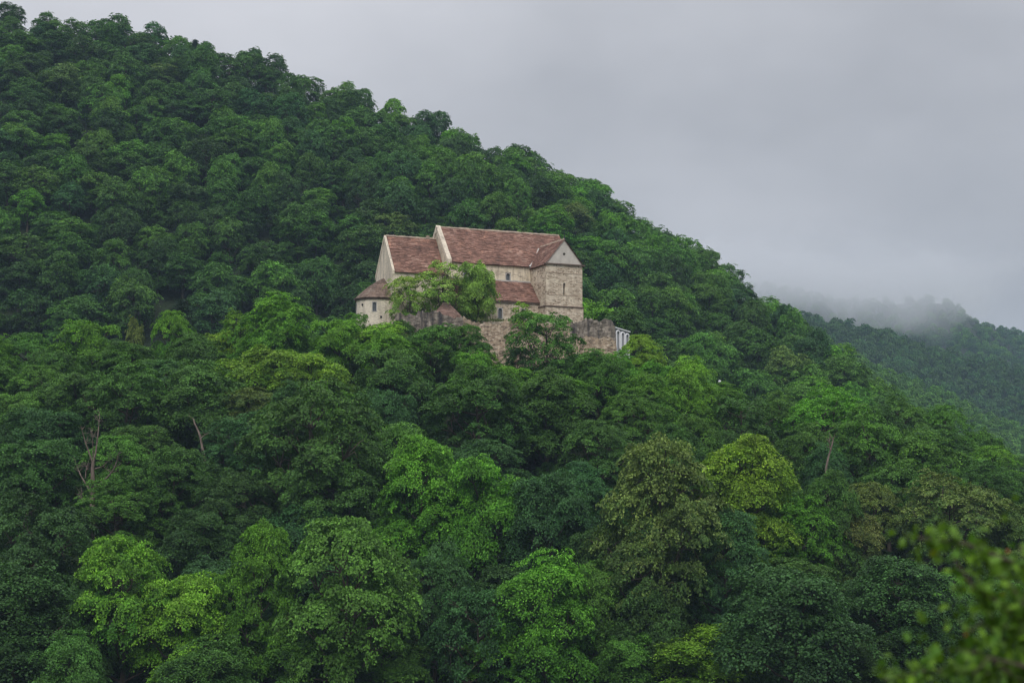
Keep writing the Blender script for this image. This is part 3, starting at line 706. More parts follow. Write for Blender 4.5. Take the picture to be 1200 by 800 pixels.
def far_wood(name, y0, y1, dx, dy, x0, x1, wr, hr, tones, label, ok):
    lst = []
    Y = y0
    while Y < y1:
        X = x0
        while X < x1:
            a, b = X + r1.uniform(-.45, .45) * dx, Y + r1.uniform(-.45, .45) * dy
            z = gz(a, b)
            px, py = proj(a, b, z)
            if 880 < px < 1240 and 300 < py < 640 and ok(a, b, z):
                lst.append(dict(X=a, Y=b, z=z - 1.0, w=r1.uniform(*wr), h=r1.uniform(*hr), proto=FAR[r1.choice([0, 0, 1, 1, 2, 3])], tone=r1.choice(tones)))
            X += dx
        Y += dy
    print(name, len(lst))
    scatter_list(name, lst, label)
far_wood('near_slope_wood', 560, 812, 6.5, 7.5, 60, 260, (6, 9), (6, 8.5), ['mid', 'mid', 'dark', 'mid'], 'pale green young wood on the nearest slope of the hazy valley', lambda a, b, z: True)
far_wood('middle_ridge_wood', 880, 1165, 9, 10, 140, 380, (8.5, 12), (9, 13), ['vdark', 'vdark', 'blue', 'vdark'], 'dark wood covering the middle ridge of the hazy valley', lambda a, b, z: True)
far_wood('clouded_hill_wood', 1250, 1615, 12, 13, 190, 520, (8, 11), (8, 10), ['mid', 'blue', 'blue', 'mid'], 'blue-green wood on the farthest hill that rises into the low cloud', lambda a, b, z: True)

# undergrowth between the trunks of the castle hill
ug = []
for yv in np.arange(126, 228, 4.6):
    for xv in np.arange(-75, 78, 4.6):
        a, b = xv + r1.uniform(-2, 2), yv + r1.uniform(-2, 2)
        z = gz(a, b)
        px, py = proj(a, b, z + 2)
        if -40 < px < 1240 and py < 860 and not (-23 < a < 17 and b > 222):
            ug.append(dict(X=a, Y=b, z=z - .9, w=r1.uniform(3.5, 5.5), h=r1.uniform(2.5, 4.5), proto=MIDP[r1.randrange(6)], tone=r1.choice(['vdark', 'dark', 'blue'])))
for yv in np.arange(262, 452, 7.0):
    for xv in np.arange(-170, 150, 7.0):
        a, b = xv + r1.uniform(-3, 3), yv + r1.uniform(-3, 3)
        z = gz(a, b)
        px, py = proj(a, b, z + 2)
        if -40 < px < 1240 and py < 700 and z > -25:
            ug.append(dict(X=a, Y=b, z=z - .9, w=r1.uniform(5.5, 8), h=r1.uniform(3.5, 5.5), proto=MIDP[r1.randrange(6)], tone=r1.choice(['dark', 'dark', 'mid'])))
scatter_list('undergrowth', ug, 'dark leafy undergrowth covering the slope between the trees')

# ------------------------------------------------------------------ pines, dead wood
def pine(px, py, Y, hm, label, spread=3.2, seed=1, cl=6.5):
    p = at(px, py, Y); r = np.random.default_rng(seed); hm = p.z - gz(p.x, Y) + .3
    e = empty('conifer', (p.x, Y, p.z - hm))
    parts = [tube([(0, 0, -.5), (0.1, 0, hm * .5), (0, 0, hm)], [.22, .15, .04], 6)]
    fv, ff, tp = [], [], []; o = 0
    tiers = 15
    for i in range(tiers):
        t = i / (tiers - 1); zt = hm - cl + (cl - .1) * t + r.uniform(-.2, .2); L = spread * (1.08 - t) ** .75
        for k in range(4):
            an = r.uniform(0, 2 * PI); l = L * r.uniform(.45, 1.15)
            d = np.array([math.cos(an), math.sin(an), r.uniform(-.22, .18)])
            parts.append(tube([(0, 0, zt), tuple(np.array([0, 0, zt]) + d * l)], [.05, .015], 3))
            n = 150
            s = r.uniform(.15, 1.05, n)
            q = np.array([0, 0, zt]) + d * (l * s)[:, None] + r.normal(size=(n, 3)) * np.array([.30, .30, .20]) * (.4 + s)[:, None] - np.array([0, 0, .25]) * (s ** 2)[:, None]
            ax = unit(r.normal(size=(n, 3)) + np.array([0, 0, .3])); bx = unit(np.cross(ax, r.normal(size=(n, 3))))
            v = np.stack([q - ax * .17, q - bx * .05, q + ax * .17, q + bx * .05], 1).reshape(-1, 3)
            fv.append(v); ff.append(np.arange(n * 4).reshape(-1, 4) + o); o += n * 4
    wv, wf = join(parts)
    c = mobj('crown', np_mesh('crown', np.concatenate(fv), np.concatenate(ff), M_FOL, {'tip': np.zeros(o)}), e)
    c['tint'] = [0.020, 0.042, 0.026]; c['tip_tint'] = [0.03, 0.05, 0.03]
    mobj('trunk', np_mesh('trunk', wv, wf, M_BARK), e)
    tag(e, label, 'tree')
pine(213, 351, 240, 9.5, 'dark flat-tiered pine on the hill brow left of the church', 3.6, 2)
pine(241, 50, 452, 12, 'dark spiky conifer on the mountain crest, right one of a pair', 2.4, 3)
pine(229, 47, 455, 11, 'thin spiky conifer on the mountain crest, left one of a pair', 1.4, 4)
#pine(751, 238, 462, 12, 'small pointed conifer on the skyline above right of the tower', 1.0, 5, 4.0)

def dead(name, base, chains, label, cat='tree', parts_names=None):
    e = empty(name, base)
    for i, (nm, pts, r0_, r1_) in enumerate(chains):
        pts = [Vector(q) for q in pts]
        # subdivide with a little wander
        fine = [pts[0]]
        for a, b in zip(pts, pts[1:]):
            m = (a + b) / 2 + Vector((r1.uniform(-1, 1), r1.uniform(-1, 1), r1.uniform(-1, 1))) * (b - a).length * .05
            fine += [m, b]
        rad = [.8 * r0_ + (r1_ - .8 * r0_) * k / (len(fine) - 1) for k in range(len(fine))]
        segs = [tube([tuple(q) for q in fine], rad, 7)]
        for _ in range(3 if i == 0 else 9):
            k = r1.randrange(len(fine) // 2, len(fine)); q = fine[k]; dd = Vector((r1.gauss(0, 1), r1.gauss(0, 1), abs(r1.gauss(.4, .7)))).normalized() * r1.uniform(.5, 1.3)
            m2 = q + dd * .5 + Vector((r1.uniform(-.1, .1), 0, r1.uniform(-.1, .15)))
            segs.append(tube([tuple(q), tuple(m2), tuple(q + dd)], [.035, .022, .008], 4))
            segs.append(tube([tuple(m2), tuple(m2 + Vector((r1.uniform(-.4, .4), r1.uniform(-.3, .3), r1.uniform(.1, .5))))], [.02, .008], 3))
        v, f = join(segs)
        me = np_mesh(nm, v, f, M_DEAD); me.polygons.foreach_set('use_smooth', np.ones(len(f), bool))
        mobj(nm, me, e)
    tag(e, label, cat)
# dead tree: pixel outline turned into metres at its own distance, limbs spread in depth
def px_chain(pts, Y, base, depth):
    out = []
    for i, (x, y) in enumerate(pts):
        p = at(x, y, Y) - base
        out.append((p.x, p.y + depth * i, p.z))
    return out
YD = 184.0
b0 = at(108, 584, YD); gzz = gz(b0.x, YD)
base = Vector((b0.x, YD, gzz))
dead('dead_tree', base, [
    ('trunk', [(0, 0, -.4)] + px_chain([(108, 584), (108.5, 560), (109, 540)], YD, base, 0), .42, .17),
    ('limb', px_chain([(109, 542), (112, 525), (114, 500), (114.5, 486)], YD, base, .3), .15, .03),
    ('limb', px_chain([(109, 544), (104, 527), (100, 512), (98.5, 504)], YD, base, -.3), .14, .03),
    ('limb', px_chain([(109, 536), (110, 520), (110.5, 506)], YD, base, -.5), .09, .03),
    ('limb', px_chain([(107, 578), (97, 563), (90, 552), (86, 546)], YD, base, .5), .15, .03),
    ('limb', px_chain([(110, 572), (121, 564), (133, 554), (141, 540), (144, 532)], YD, base, -.5), .17, .03),
    ('limb', px_chain([(111, 549), (119, 546), (125, 538), (129, 528)], YD, base, .6), .10, .025),
    ('limb', px_chain([(100, 560), (100, 550), (101, 544)], YD, base, .3), .07, .02),
    ('limb', px_chain([(98, 588), (94, 580)], YD, base, .3), .06, .02),
], 'bare pinkish-grey dead tree with forked limbs in the dark wood at left')
YL = 192.0
b1 = at(241, 546, YL); base = Vector((b1.x, YL, gz(b1.x, YL)))
dead('leaning_bare_trunk', base, [
    ('trunk', [(0, 0, -.4)] + px_chain([(241, 546), (238, 530), (234, 512), (229, 500), (225, 490)], YL, base, .2), .26, .07),
    ('limb', px_chain([(235, 514), (240, 509), (246, 507)], YL, base, .3), .07, .02)], 'leaning bare pinkish trunk with one small fork right of the dead tree')
YL = 182.0
b1 = at(968, 553, YL); base = Vector((b1.x, YL, gz(b1.x, YL)))
dead('broken_bare_trunk', base, [
    ('trunk', [(0, 0, -.4)] + px_chain([(968, 550), (970, 540), (974, 526), (977, 512)], YL, base, .1), .20, .07),
    ('limb', px_chain([(974, 528), (972, 519), (973, 512)], YL, base, .2), .06, .02)], 'broken pale trunk standing bare among green crowns right of centre')

# ------------------------------------------------------------------ geometry helpers for the buildings
def quad(bm, pts, mi=0):
    f = bm.faces.new([bm.verts.new(p) for p in pts]); f.material_index = mi; return f
def box(bm, x0, x1, y0, y1, z0, z1, jitter=0):
    v = [bm.verts.new((x, y, z)) for z in (z0, z1) for y in (y0, y1) for x in (x0, x1)]
    for a in ((0, 2, 3, 1), (4, 5, 7, 6), (0, 1, 5, 4), (2, 6, 7, 3), (0, 4, 6, 2), (1, 3, 7, 5)):
        bm.faces.new([v[i] for i in a])
def wall_panel(bm, o, ux, n, w, h, holes, depth=0.4):
    """vertical panel from o along unit ux, outward normal n; holes = (u0,u1,z0,z1) with reveals"""
    o, ux, n = Vector(o), Vector(ux), Vector(n)
    us = sorted({0, w} | {q for hh in holes for q in hh[:2]}); zs = sorted({0, h} | {q for hh in holes for q in hh[2:]})
    for a, b in zip(us, us[1:]):
        for c, d in zip(zs, zs[1:]):
            if any(hh[0] <= a and b <= hh[1] and hh[2] <= c and d <= hh[3] for hh in holes): continue
            quad(bm, [o + ux * a + Vector((0, 0, c)), o + ux * b + Vector((0, 0, c)), o + ux * b + Vector((0, 0, d)), o + ux * a + Vector((0, 0, d))])
    for u0, u1, z0, z1 in holes:
        P = [o + ux * u0 + Vector((0, 0, z0)), o + ux * u1 + Vector((0, 0, z0)), o + ux * u1 + Vector((0, 0, z1)), o + ux * u0 + Vector((0, 0, z1))]
        Q = [p - n * depth for p in P]
        for i in range(4): quad(bm, [P[i], P[(i + 1) % 4], Q[(i + 1) % 4], Q[i]])
        quad(bm, Q)
def window(parent, o, ux, n, w, h, surround=0.09):
    """arched window filling a rectangular hole: arch plate (frame), glazing and one mullion bar"""
    o, ux, n = Vector(o), Vector(ux), Vector(n); up = Vector((0, 0, 1))
    K = 8; r = w / 2 - surround; zc = h - w / 2
    def P(u, z, d=0): return o + ux * u + up * z + n * d
    inner = [(surround, surround)] + [(w / 2 - r * math.cos(i * PI / K), zc + r * math.sin(i * PI / K)) for i in range(K + 1)] + [(w - surround, surround)]
    outer = [(0, 0)] + [(0 if i < K / 2 else (w if i > K / 2 else w / 2), (zc + (h - zc) * min(1, (i / (K / 2)) if i <= K / 2 else (K - i) / (K / 2)))) for i in range(K + 1)] + [(w, 0)]
    bm = bmesh.new()
    for d in (0.025,):
        for i in range(len(inner) - 1):
            quad(bm, [P(*outer[i], d), P(*inner[i], d), P(*inner[i + 1], d), P(*outer[i + 1], d)])
            quad(bm, [P(*inner[i], d), P(*inner[i], -.28), P(*inner[i + 1], -.28), P(*inner[i + 1], d)])
        quad(bm, [P(0, 0, d), P(w, 0, d), P(*inner[-1], d), P(*inner[0], d)])
        quad(bm, [P(*inner[0], d), P(*inner[-1], d), P(*inner[-1], -.28), P(*inner[0], -.28)])
    wn_ = bobj('window', bm, M_LEAD, parent)
    bm = bmesh.new()
    bm.faces.new([bm.verts.new(P(u, z, -.22)) for u, z in inner])
    bobj('pane', bm, M_GLASS, wn_)
def tiled_plane(bm, A, B, C, D, course=0.3, run=0.75, lift=0.05, seed=0, clip=None, thick=0.12):
    """A-B eave line, D-C ridge line; overlapping courses of clay tiles, each a slab a little proud and uneven"""
    r = random.Random(seed)
    A, B, C, D = map(Vector, (A, B, C, D))
    n = (B - A).cross(D - A).normalized()
    if n.z < 0: n = -n
    rows = max(1, int((D - A).length / course))
    # base sheet
    quad(bm, [A - n * thick, B - n * thick, C - n * thick, D - n * thick])
    for i in range(rows):
        t0, t1 = i / rows, min(1.0, (i + 1.12) / rows)
        a0, b0, a1, b1 = A.lerp(D, t0), B.lerp(C, t0), A.lerp(D, t1), B.lerp(C, t1)
        ln = (b0 - a0).length; cols = max(1, int(ln / run)); off = r.uniform(0, .4)
        sag = [0.04 * math.sin(k * 1.1 + seed) for k in range(cols + 1)]
        for k in range(cols):
            s0, s1 = max(0, (k + (off if k else 0)) / cols), min(1, (k + 1 + (off if k < cols - 1 else 0)) / cols)
            if s1 - s0 < 1e-4: continue
            p0, p1, p2, p3 = a0.lerp(b0, s0), a0.lerp(b0, s1), a1.lerp(b1, s1), a1.lerp(b1, s0)
            if clip and clip((p0 + p1 + p2 + p3) / 4): continue
            h = lift + r.uniform(-.018, .03) + sag[k]; h2 = h - lift * .75
            q = [p0 + n * h, p1 + n * (h + r.uniform(-.01, .01)), p2 + n * h2, p3 + n * h2]
            quad(bm, q); quad(bm, [p0 - n * .02, p1 - n * .02, q[1], q[0]])
def ridge_cap(bm, a, b, w=0.16, seg=0.5, seed=0):
    r = random.Random(seed); a, b = Vector(a), Vector(b); d = (b - a); L = d.length; d.normalize()
    s = d.cross(Vector((0, 0, 1))).normalized(); up = s.cross(d); k = max(1, int(L / seg))
    for i in range(k):
        p, q = a + d * (L * i / k), a + d * (L * (i + 1) / k); h = .10 + r.uniform(-.02, .05)
        pr = [s * w - up * .12, s * w * .6 + up * h * .7, up * h, -s * w * .6 + up * h * .7, -s * w - up * .12]
        for m, nn in zip(pr, pr[1:]): quad(bm, [p + m, q + m, q + nn, p + nn])
        f = [p + m for m in pr]; bm.faces.new([bm.verts.new(x) for x in f]); bm.faces.new([bm.verts.new(q + m) for m in reversed(pr)])

# ------------------------------------------------------------------ the church
PHI = math.radians(24)
P0 = at(524.5, 400, 240); GZ0 = 23.0
church = empty('hilltop_church', (P0.x, 240, GZ0), PHI)
tag(church, 'old pale stone hilltop church with red tiled roofs, round apse and gabled tower', 'church')
FX, FN = (1, 0, 0), (0, -1, 0)
NL, NW, NE, NR = 19.3, 8.8, 12.65, 17.95
def gabled(bm, u0, u1, v0, v1, ze, zr, holes=(), zb=-3.0):
    vm = (v0 + v1) / 2
    wall_panel(bm, (u0, v0, zb), FX, FN, u1 - u0, ze - zb, [(a - u0, b - u0, c - zb, d - zb) for a, b, c, d in holes])
    quad(bm, [(u1, v1, zb), (u0, v1, zb), (u0, v1, ze), (u1, v1, ze)])
    for u in (u0, u1):
        bm.faces.new([bm.verts.new(p) for p in ((u, v1, zb), (u, v0, zb), (u, v0, ze), (u, vm, zr), (u, v1, ze))])
bm = bmesh.new()
cw = [(2.7, 10.6), (6.0, 10.55), (9.35, 10.5)]
hol = [(u - .42, u + .42, z - .85, z + .85) for u, z in cw]
gabled(bm, 0.0, NL, 0, NW, NE, NR, hol)
nave = bobj('nave_wall', bm, M_PLASTER, church)
for u, z in cw: window(church, (u - .42, 0, z - .85), FX, FN, .84, 1.7, .12)
# nave gable parapet: thick wall standing above the roof at the left end
bm = bmesh.new()
def sloped_parapet(bm, u0, u1, v0, v1, ze, zr, up=0.28, down=0.6):
    vm = (v0 + v1) / 2
    prof = [(v0 - .12, ze - .15 + up), (vm, zr + up + .05), (v1 + .12, ze - .15 + up)]
    low = [(v0 - .12, ze - .15 - down), (vm, zr - down), (v1 + .12, ze - .15 - down)]
    for (a, b), (c, d) in zip(zip(prof, prof[1:]), zip(low, low[1:])):
        for u in (u0, u1): quad(bm, [(u, a[0], a[1]), (u, b[0], b[1]), (u, d[0], d[1]), (u, c[0], c[1])])
        quad(bm, [(u0, a[0], a[1]), (u1, a[0], a[1]), (u1, b[0], b[1]), (u0, b[0], b[1])])
        quad(bm, [(u0, c[0], c[1]), (u1, c[0], c[1]), (u1, d[0], d[1]), (u0, d[0], d[1])])
    for p, q in ((prof[0], low[0]), (prof[2], low[2])):
        quad(bm, [(u0, p[0], p[1]), (u1, p[0], p[1]), (u1, q[0], q[1]), (u0, q[0], q[1])])
sloped_parapet(bm, -0.12, 0.55, 0, NW, NE, NR)
bobj('nave_gable_parapet', bm, M_GABLE, church)
TU0, TU1, TV, TE, TR = 12.9, 18.65, -5.3, 12.25, 15.75
slope_n = (NR - NE) / (NW / 2)
bm = bmesh.new()
ov = 0.35
def in_tower_roof(p):     # part of the nave roof covered by the tower roof
    um = (TU0 + TU1) / 2
    zt = TR - abs(p.x - um) * (TR - TE) / ((TU1 - TU0) / 2)
    return TU0 < p.x < TU1 and p.z < zt - .1
tiled_plane(bm, (.55, -ov, NE - ov * slope_n + .1), (NL + .25, -ov, NE - ov * slope_n + .1), (NL + .25, NW / 2, NR + .1), (.55, NW / 2, NR + .1), .27, .55, .05, 1, in_tower_roof)
tiled_plane(bm, (.55, NW + ov, NE - ov * slope_n + .1), (NL + .25, NW + ov, NE - ov * slope_n + .1), (NL + .25, NW / 2, NR + .1), (.55, NW / 2, NR + .1), .5, 1.6, .05, 2)
nroof = bobj('nave_roof', bm, M_TILE, church)
bm = bmesh.new(); ridge_cap(bm, (.5, NW / 2, NR + .14), (NL + .25, NW / 2, NR + .14), .17, .5, 4); bobj('ridge_tiles', bm, M_RIDGE, nroof)
bm = bmesh.new(); box(bm, .3, NL, -.16, 0.05, NE - .42, NE - .2); bobj('eaves_cornice', bm, M_RIDGE, church)
# nave gable at the tower end: brick head
bm = bmesh.new(); sloped_parapet(bm, NL - .02, NL + .34, 0, NW, NE, NR, .12, .5); bobj('brick_gable_edge', bm, M_TILE, church)
# chapel
CE, CR = 10.9, 16.15
bm = bmesh.new(); gabled(bm, -8.0, -0.02, 0.9, 7.9, CE, CR); bobj('chancel_wall', bm, M_GABLE, church)
sc_ = (CR - CE) / 3.5
bm = bmesh.new()
tiled_plane(bm, (-7.72, .9 - .3, CE - .3 * sc_ + .1), (-.12, .9 - .3, CE - .3 * sc_ + .1), (-.12, 4.4, CR + .1), (-7.72, 4.4, CR + .1), .27, .55, .05, 5)
tiled_plane(bm, (-7.72, 7.9 + .3, CE - .3 * sc_ + .1), (-.12, 7.9 + .3, CE - .3 * sc_ + .1), (-.12, 4.4, CR + .1), (-7.72, 4.4, CR + .1), .5, 1.6, .05, 6)
croof = bobj('chancel_roof', bm, M_TILE, church)
bm = bmesh.new(); ridge_cap(bm, (-7.8, 4.4, CR + .14), (-.12, 4.4, CR + .14), .17, .5, 7); bobj('ridge_tiles', bm, M_RIDGE, croof)
bm = bmesh.new(); box(bm, -1.6, -1.2, 4.2, 4.6, CR, CR + .5); bobj('chimney', bm, M_RIDGE, croof)
bm = bmesh.new(); sloped_parapet(bm, -8.08, -7.74, .9, 7.9, CE, CR, .10, .45); bobj('chancel_gable_parapet', bm, M_GABLE, church)
# sloping buttress at the chancel corner
bm = bmesh.new()
v = [(-7.9, .9, -3), (-6.9, .9, -3), (-6.9, .9, 8.2), (-7.9, .9, 8.2), (-7.9, -.7, -3), (-6.9, -.7, -3), (-6.9, .2, 6.0), (-7.9, .2, 6.0)]
vv = [bm.verts.new(p) for p in v]
for a in ((0, 1, 2, 3), (4, 7, 6, 5), (0, 3, 7, 4), (1, 5, 6, 2), (3, 2, 6, 7), (0, 4, 5, 1)): bm.faces.new([vv[i] for i in a])
bobj('buttress', bm, M_PLASTER, church)
# apse: stilted half round
AR, ST, AH = 3.0, 1.0, 7.0
def apse_ring(r, K=10, st=ST):
    pts = [(-8.0, 4.4 - r)]
    for i in range(K + 1):
        a = -PI / 2 - i * PI / K
        pts.append((-8.0 - st + r * math.cos(a), 4.4 + r * math.sin(a)))
    pts.append((-8.0, 4.4 + r))
    return pts
bm = bmesh.new(); ring = apse_ring(AR)
for i, (a, b) in enumerate(zip(ring, ring[1:])):
    if i in (2, 6):
        A_, B_ = Vector((*a, 0)), Vector((*b, 0)); ux = (B_ - A_).normalized(); L_ = (B_ - A_).length; nn_ = Vector(((A_ + B_) / 2 - Vector((-9, 4.4, 0)))).normalized()
        wall_panel(bm, (a[0], a[1], -3), ux, nn_, L_, AH + 3, [(L_ / 2 - .36, L_ / 2 + .36, 7.9, 9.4)])
    else: quad(bm, [(a[0], a[1], -3), (b[0], b[1], -3), (b[0], b[1], AH), (a[0], a[1], AH)])
apse = bobj('apse_wall', bm, M_APSE, church)
for k in (2, 6):
    a, b = Vector((*ring[k], 0)), Vector((*ring[k + 1], 0)); m = (a + b) / 2; n = (m - Vector((-9.0, 4.4, 0))).normalized(); ux = Vector((-n.y, n.x, 0))
    window(church, m - ux * .36 + Vector((0, 0, 4.9)), ux, n, .72, 1.5, .10)
bm = bmesh.new(); ring2 = apse_ring(AR + .32); apx = Vector((-8.02, 4.4, 10.1)); rows = 11
rr_ = random.Random(9)
ring2f = []
for a, b in zip(ring2, ring2[1:]):
    for k in range(3): ring2f.append((a[0] + (b[0] - a[0]) * k / 3, a[1] + (b[1] - a[1]) * k / 3))
ring2f.append(ring2[-1])
for i in range(rows):
    t0, t1 = i / rows, min(1, (i + 1.15) / rows)
    for a, b in zip(ring2f, ring2f[1:]):
        A_, B_ = Vector((*a, AH - .05)), Vector((*b, AH - .05)); h = .05 + rr_.uniform(-.02, .04)
        def cur(P, t): q = P.lerp(apx, t); q.z += .32 * math.sin(t * PI); return q
        p0, p1, p2, p3 = cur(A_, t0), cur(B_, t0), cur(B_, t1), cur(A_, t1)
        up = Vector((0, 0, h)); lo = Vector((0, 0, .01))
        quad(bm, [p0 + up, p1 + up, p2 + lo, p3 + lo]); quad(bm, [p0 - up * .6, p1 - up * .6, p1 + up, p0 + up])
for a, b in zip(ring2, ring2[1:]): quad(bm, [(a[0], a[1], AH - .1), (b[0], b[1], AH - .1), (-8, 4.4, AH - .1), (-8, 4.4, AH - .1001)][:3] + [(-8, 4.4, AH - .1)]) if False else None
aroof = bobj('apse_roof', bm, M_TILE2, church)
bm = bmesh.new(); rA, rB = apse_ring(AR + .16), apse_ring(AR + .02)
for (a, b), (c, d) in zip(zip(rA, rA[1:]), zip(rB, rB[1:])):
    quad(bm, [(a[0], a[1], AH - .3), (b[0], b[1], AH - .3), (b[0], b[1], AH - .06), (a[0], a[1], AH - .06)])
    quad(bm, [(a[0], a[1], AH - .3), (b[0], b[1], AH - .3), (d[0], d[1], AH - .3), (c[0], c[1], AH - .3)])
bobj('apse_cornice', bm, M_TIMBER, church)
# putlog holes in the apse wall
for k, z in ((4, 6.0), (7, 5.6), (1, 4.2), (5, 3.6)):
    a, b = Vector((*ring[k], 0)), Vector((*ring[k + 1], 0)); m = (a + b) / 2
    bm = bmesh.new(); box(bm, m.x - .12, m.x + .12, m.y - .12, m.y + .12, z - .13, z + .13); bobj('putlog_hole', bm, M_DARK, church)
# aisles
AE, AT = 7.0, 10.0
bm = bmesh.new()
ah = [(6.8 - .42, 6.8 + .42, 4.15, 5.85), (2.6 - .42, 2.6 + .42, 4.15, 5.85), (10.4 - .42, 10.4 + .42, 4.15, 5.85)]
wall_panel(bm, (0, -3, -3), FX, FN, TU0 - .02, AE + 3, [(a, b, c + 3, d + 3) for a, b, c, d in ah])
quad(bm, [(0, 0, -3), (0, -3, -3), (0, -3, AE), (0, 0, AT)])
bobj('aisle_wall', bm, M_MASON, church)
for a, b, c, d in ah: window(church, (a, -3, c), FX, FN, b - a, d - c, .12)
bm = bmesh.new(); tiled_plane(bm, (-.1, -3.3, AE - .22), (TU0 - .03, -3.3, AE - .22), (TU0 - .03, -.03, AT + .08), (-.1, -.03, AT + .08), .27, .5, .05, 11)
bobj('aisle_roof', bm, M_TILE, church)
bm = bmesh.new(); box(bm, 0, TU0 - .04, -.14, -.01, AT + .02, AT + .22); bobj('aisle_flashing', bm, M_LEAD, church)
bm = bmesh.new(); box(bm, -.05, TU0 - .05, -3.26, -3.02, AE - .42, AE - .26); bobj('aisle_eaves_board', bm, M_TIMBER, church)
bm = bmesh.new(); gabled(bm, 0.1, NL - .1, NW + .02, NW + 3, AE - .1, AE - .05); quad(bm, [(0.1, NW + 3.2, AE - .1), (NL - .1, NW + 3.2, AE - .1), (NL - .1, NW, AT), (.1, NW, AT)]); bobj('rear_aisle_wall', bm, M_MASON, church)
# tower
bm = bmesh.new(); um = (TU0 + TU1) / 2; SZ = 6.1
sl = (um - .16, um + .16, 7.8, 9.5)
wall_panel(bm, (TU0, TV, SZ), FX, FN, TU1 - TU0, TE - SZ, [(sl[0] - TU0, sl[1] - TU0, sl[2] - SZ, sl[3] - SZ)], .5)
quad(bm, [(TU0, 0, SZ), (TU0, TV, SZ), (TU0, TV, TE), (TU0, 0, TE)]); quad(bm, [(TU1, TV, SZ), (TU1, 0, SZ), (TU1, 0, TE), (TU1, TV, TE)])
bobj('tower_wall', bm, M_MASON, church)
bm = bmesh.new(); quad(bm, [(sl[0], TV + .45, sl[2]), (sl[1], TV + .45, sl[2]), (sl[1], TV + .45, sl[3]), (sl[0], TV + .45, sl[3])]); bobj('slit_window', bm, M_DARK, church)
bm = bmesh.new(); e_ = .10
box(bm, TU0 - e_, TU1 + e_, TV - e_, -.02, -3, SZ - .0); bobj('tower_base', bm, M_MASON, church)
bm = bmesh.new(); box(bm, TU0 - .2, TU1 + .2, TV - .2, -.03, SZ - .08, SZ + .1); bobj('string_course', bm, M_TIMBER, church)
bm = bmesh.new(); box(bm, TU0 + .3, um + 1.9, TV - .04, TV + .02, 7.72, 7.80); box(bm, TU0 - .03, TU1 + .03, TV - .05, TV + .02, 10.9, 10.98); bobj('stone_course', bm, M_RIDGE, church)
bm = bmesh.new()
# gable triangle with a round hole
K = 12; hr, hz = .2, TE + 1.45
circ = [(um + hr * math.cos(2 * PI * i / K), hz + hr * math.sin(2 * PI * i / K)) for i in range(K)]
def tri_pt(a):  # point on triangle outline in direction a from hole centre
    dx, dz = math.cos(a), math.sin(a); best = 1e9
    T = [(TU0, TE), (TU1, TE), (um, TR)]
    for (x0, z0), (x1, z1) in zip(T, T[1:] + T[:1]):
        ex, ez = x1 - x0, z1 - z0; den = dx * ez - dz * ex
        if abs(den) < 1e-9: continue
        t = ((x0 - um) * ez - (z0 - hz) * ex) / den; s = ((x0 - um) * dz - (z0 - hz) * dx) / den
        if t > 0 and -1e-6 <= s <= 1 + 1e-6: best = min(best, t)
    return um + dx * best, hz + dz * best
angs = sorted({2 * PI * i / 36 for i in range(36)} | {math.atan2(TE - hz, TU0 - um) % (2 * PI), math.atan2(TE - hz, TU1 - um) % (2 * PI), PI / 2})
for a, b in zip(angs, angs[1:] + [angs[0] + 2 * PI]):
    o0, o1 = tri_pt(a), tri_pt(b); i0, i1 = (um + hr * math.cos(a), hz + hr * math.sin(a)), (um + hr * math.cos(b), hz + hr * math.sin(b))
    y = TV - .03
    quad(bm, [(i0[0], y, i0[1]), (o0[0], y, o0[1]), (o1[0], y, o1[1]), (i1[0], y, i1[1])])
    quad(bm, [(i0[0], y, i0[1]), (i1[0], y, i1[1]), (i1[0], y + .5, i1[1]), (i0[0], y + .5, i0[1])])
bobj('tower_gable', bm, simple_mat('smooth_pale_render', [(0.3, (0.44, 0.41, 0.37)), (0.7, (0.60, 0.56, 0.50))], 1.2, bump=.2), church)
bm = bmesh.new(); bm.faces.new([bm.verts.new((um + .26 * math.cos(2 * PI * i / K), TV + .44, hz + .26 * math.sin(2 * PI * i / K))) for i in range(K)]); bobj('round_opening', bm, M_DARK, church)
bm = bmesh.new(); st_ = (TR - TE) / ((TU1 - TU0) / 2); back = 4.3
def over_nave(p):   # hidden under the nave roof
    return p.y > 0 and p.z < NE + p.y * slope_n - .15
for sg in (-1, 1):
    eu = (TU0 if sg < 0 else TU1) + sg * .25
    zz = TE - .25 * st_ + .08
    tiled_plane(bm, (eu, TV - .12, zz), (eu, back, zz), (um, back, TR + .08), (um, TV - .12, TR + .08), .27, .5, .05, 13 + sg, over_nave)
for v_ in list(bm.verts): pass
troof = bobj('tower_roof', bm, M_TILE, church)
bm = bmesh.new(); ridge_cap(bm, (um, TV - .1, TR + .12), (um, 2.6, TR + .12), .13, .45, 15); bobj('ridge_tiles', bm, M_RIDGE, troof)
bm = bmesh.new(); box(bm, TU0 - .34, TU1 + .34, TV - .26, TV + .05, TE - .16, TE + .02); bobj('tower_cornice', bm, M_TIMBER, church)
v_, f_ = tube([(TU0 - .3, -.38, TE + .02), (TU0 + .7, .7, TE + 1.1), (um - .5, 2.3, TR - .25)], [.17, .15, .13], 5); mobj('valley_gutter', np_mesh('valley_gutter', v_, f_, M_LEAD), church)
v_, f_ = tube([(um, TV - .08, TR + .1), (um, TV - .08, TR + .75), (um, TV - .08, TR + 1.3)], [.07, .04, .012], 5); mobj('finial', np_mesh('finial', v_, f_, M_IRON), church)

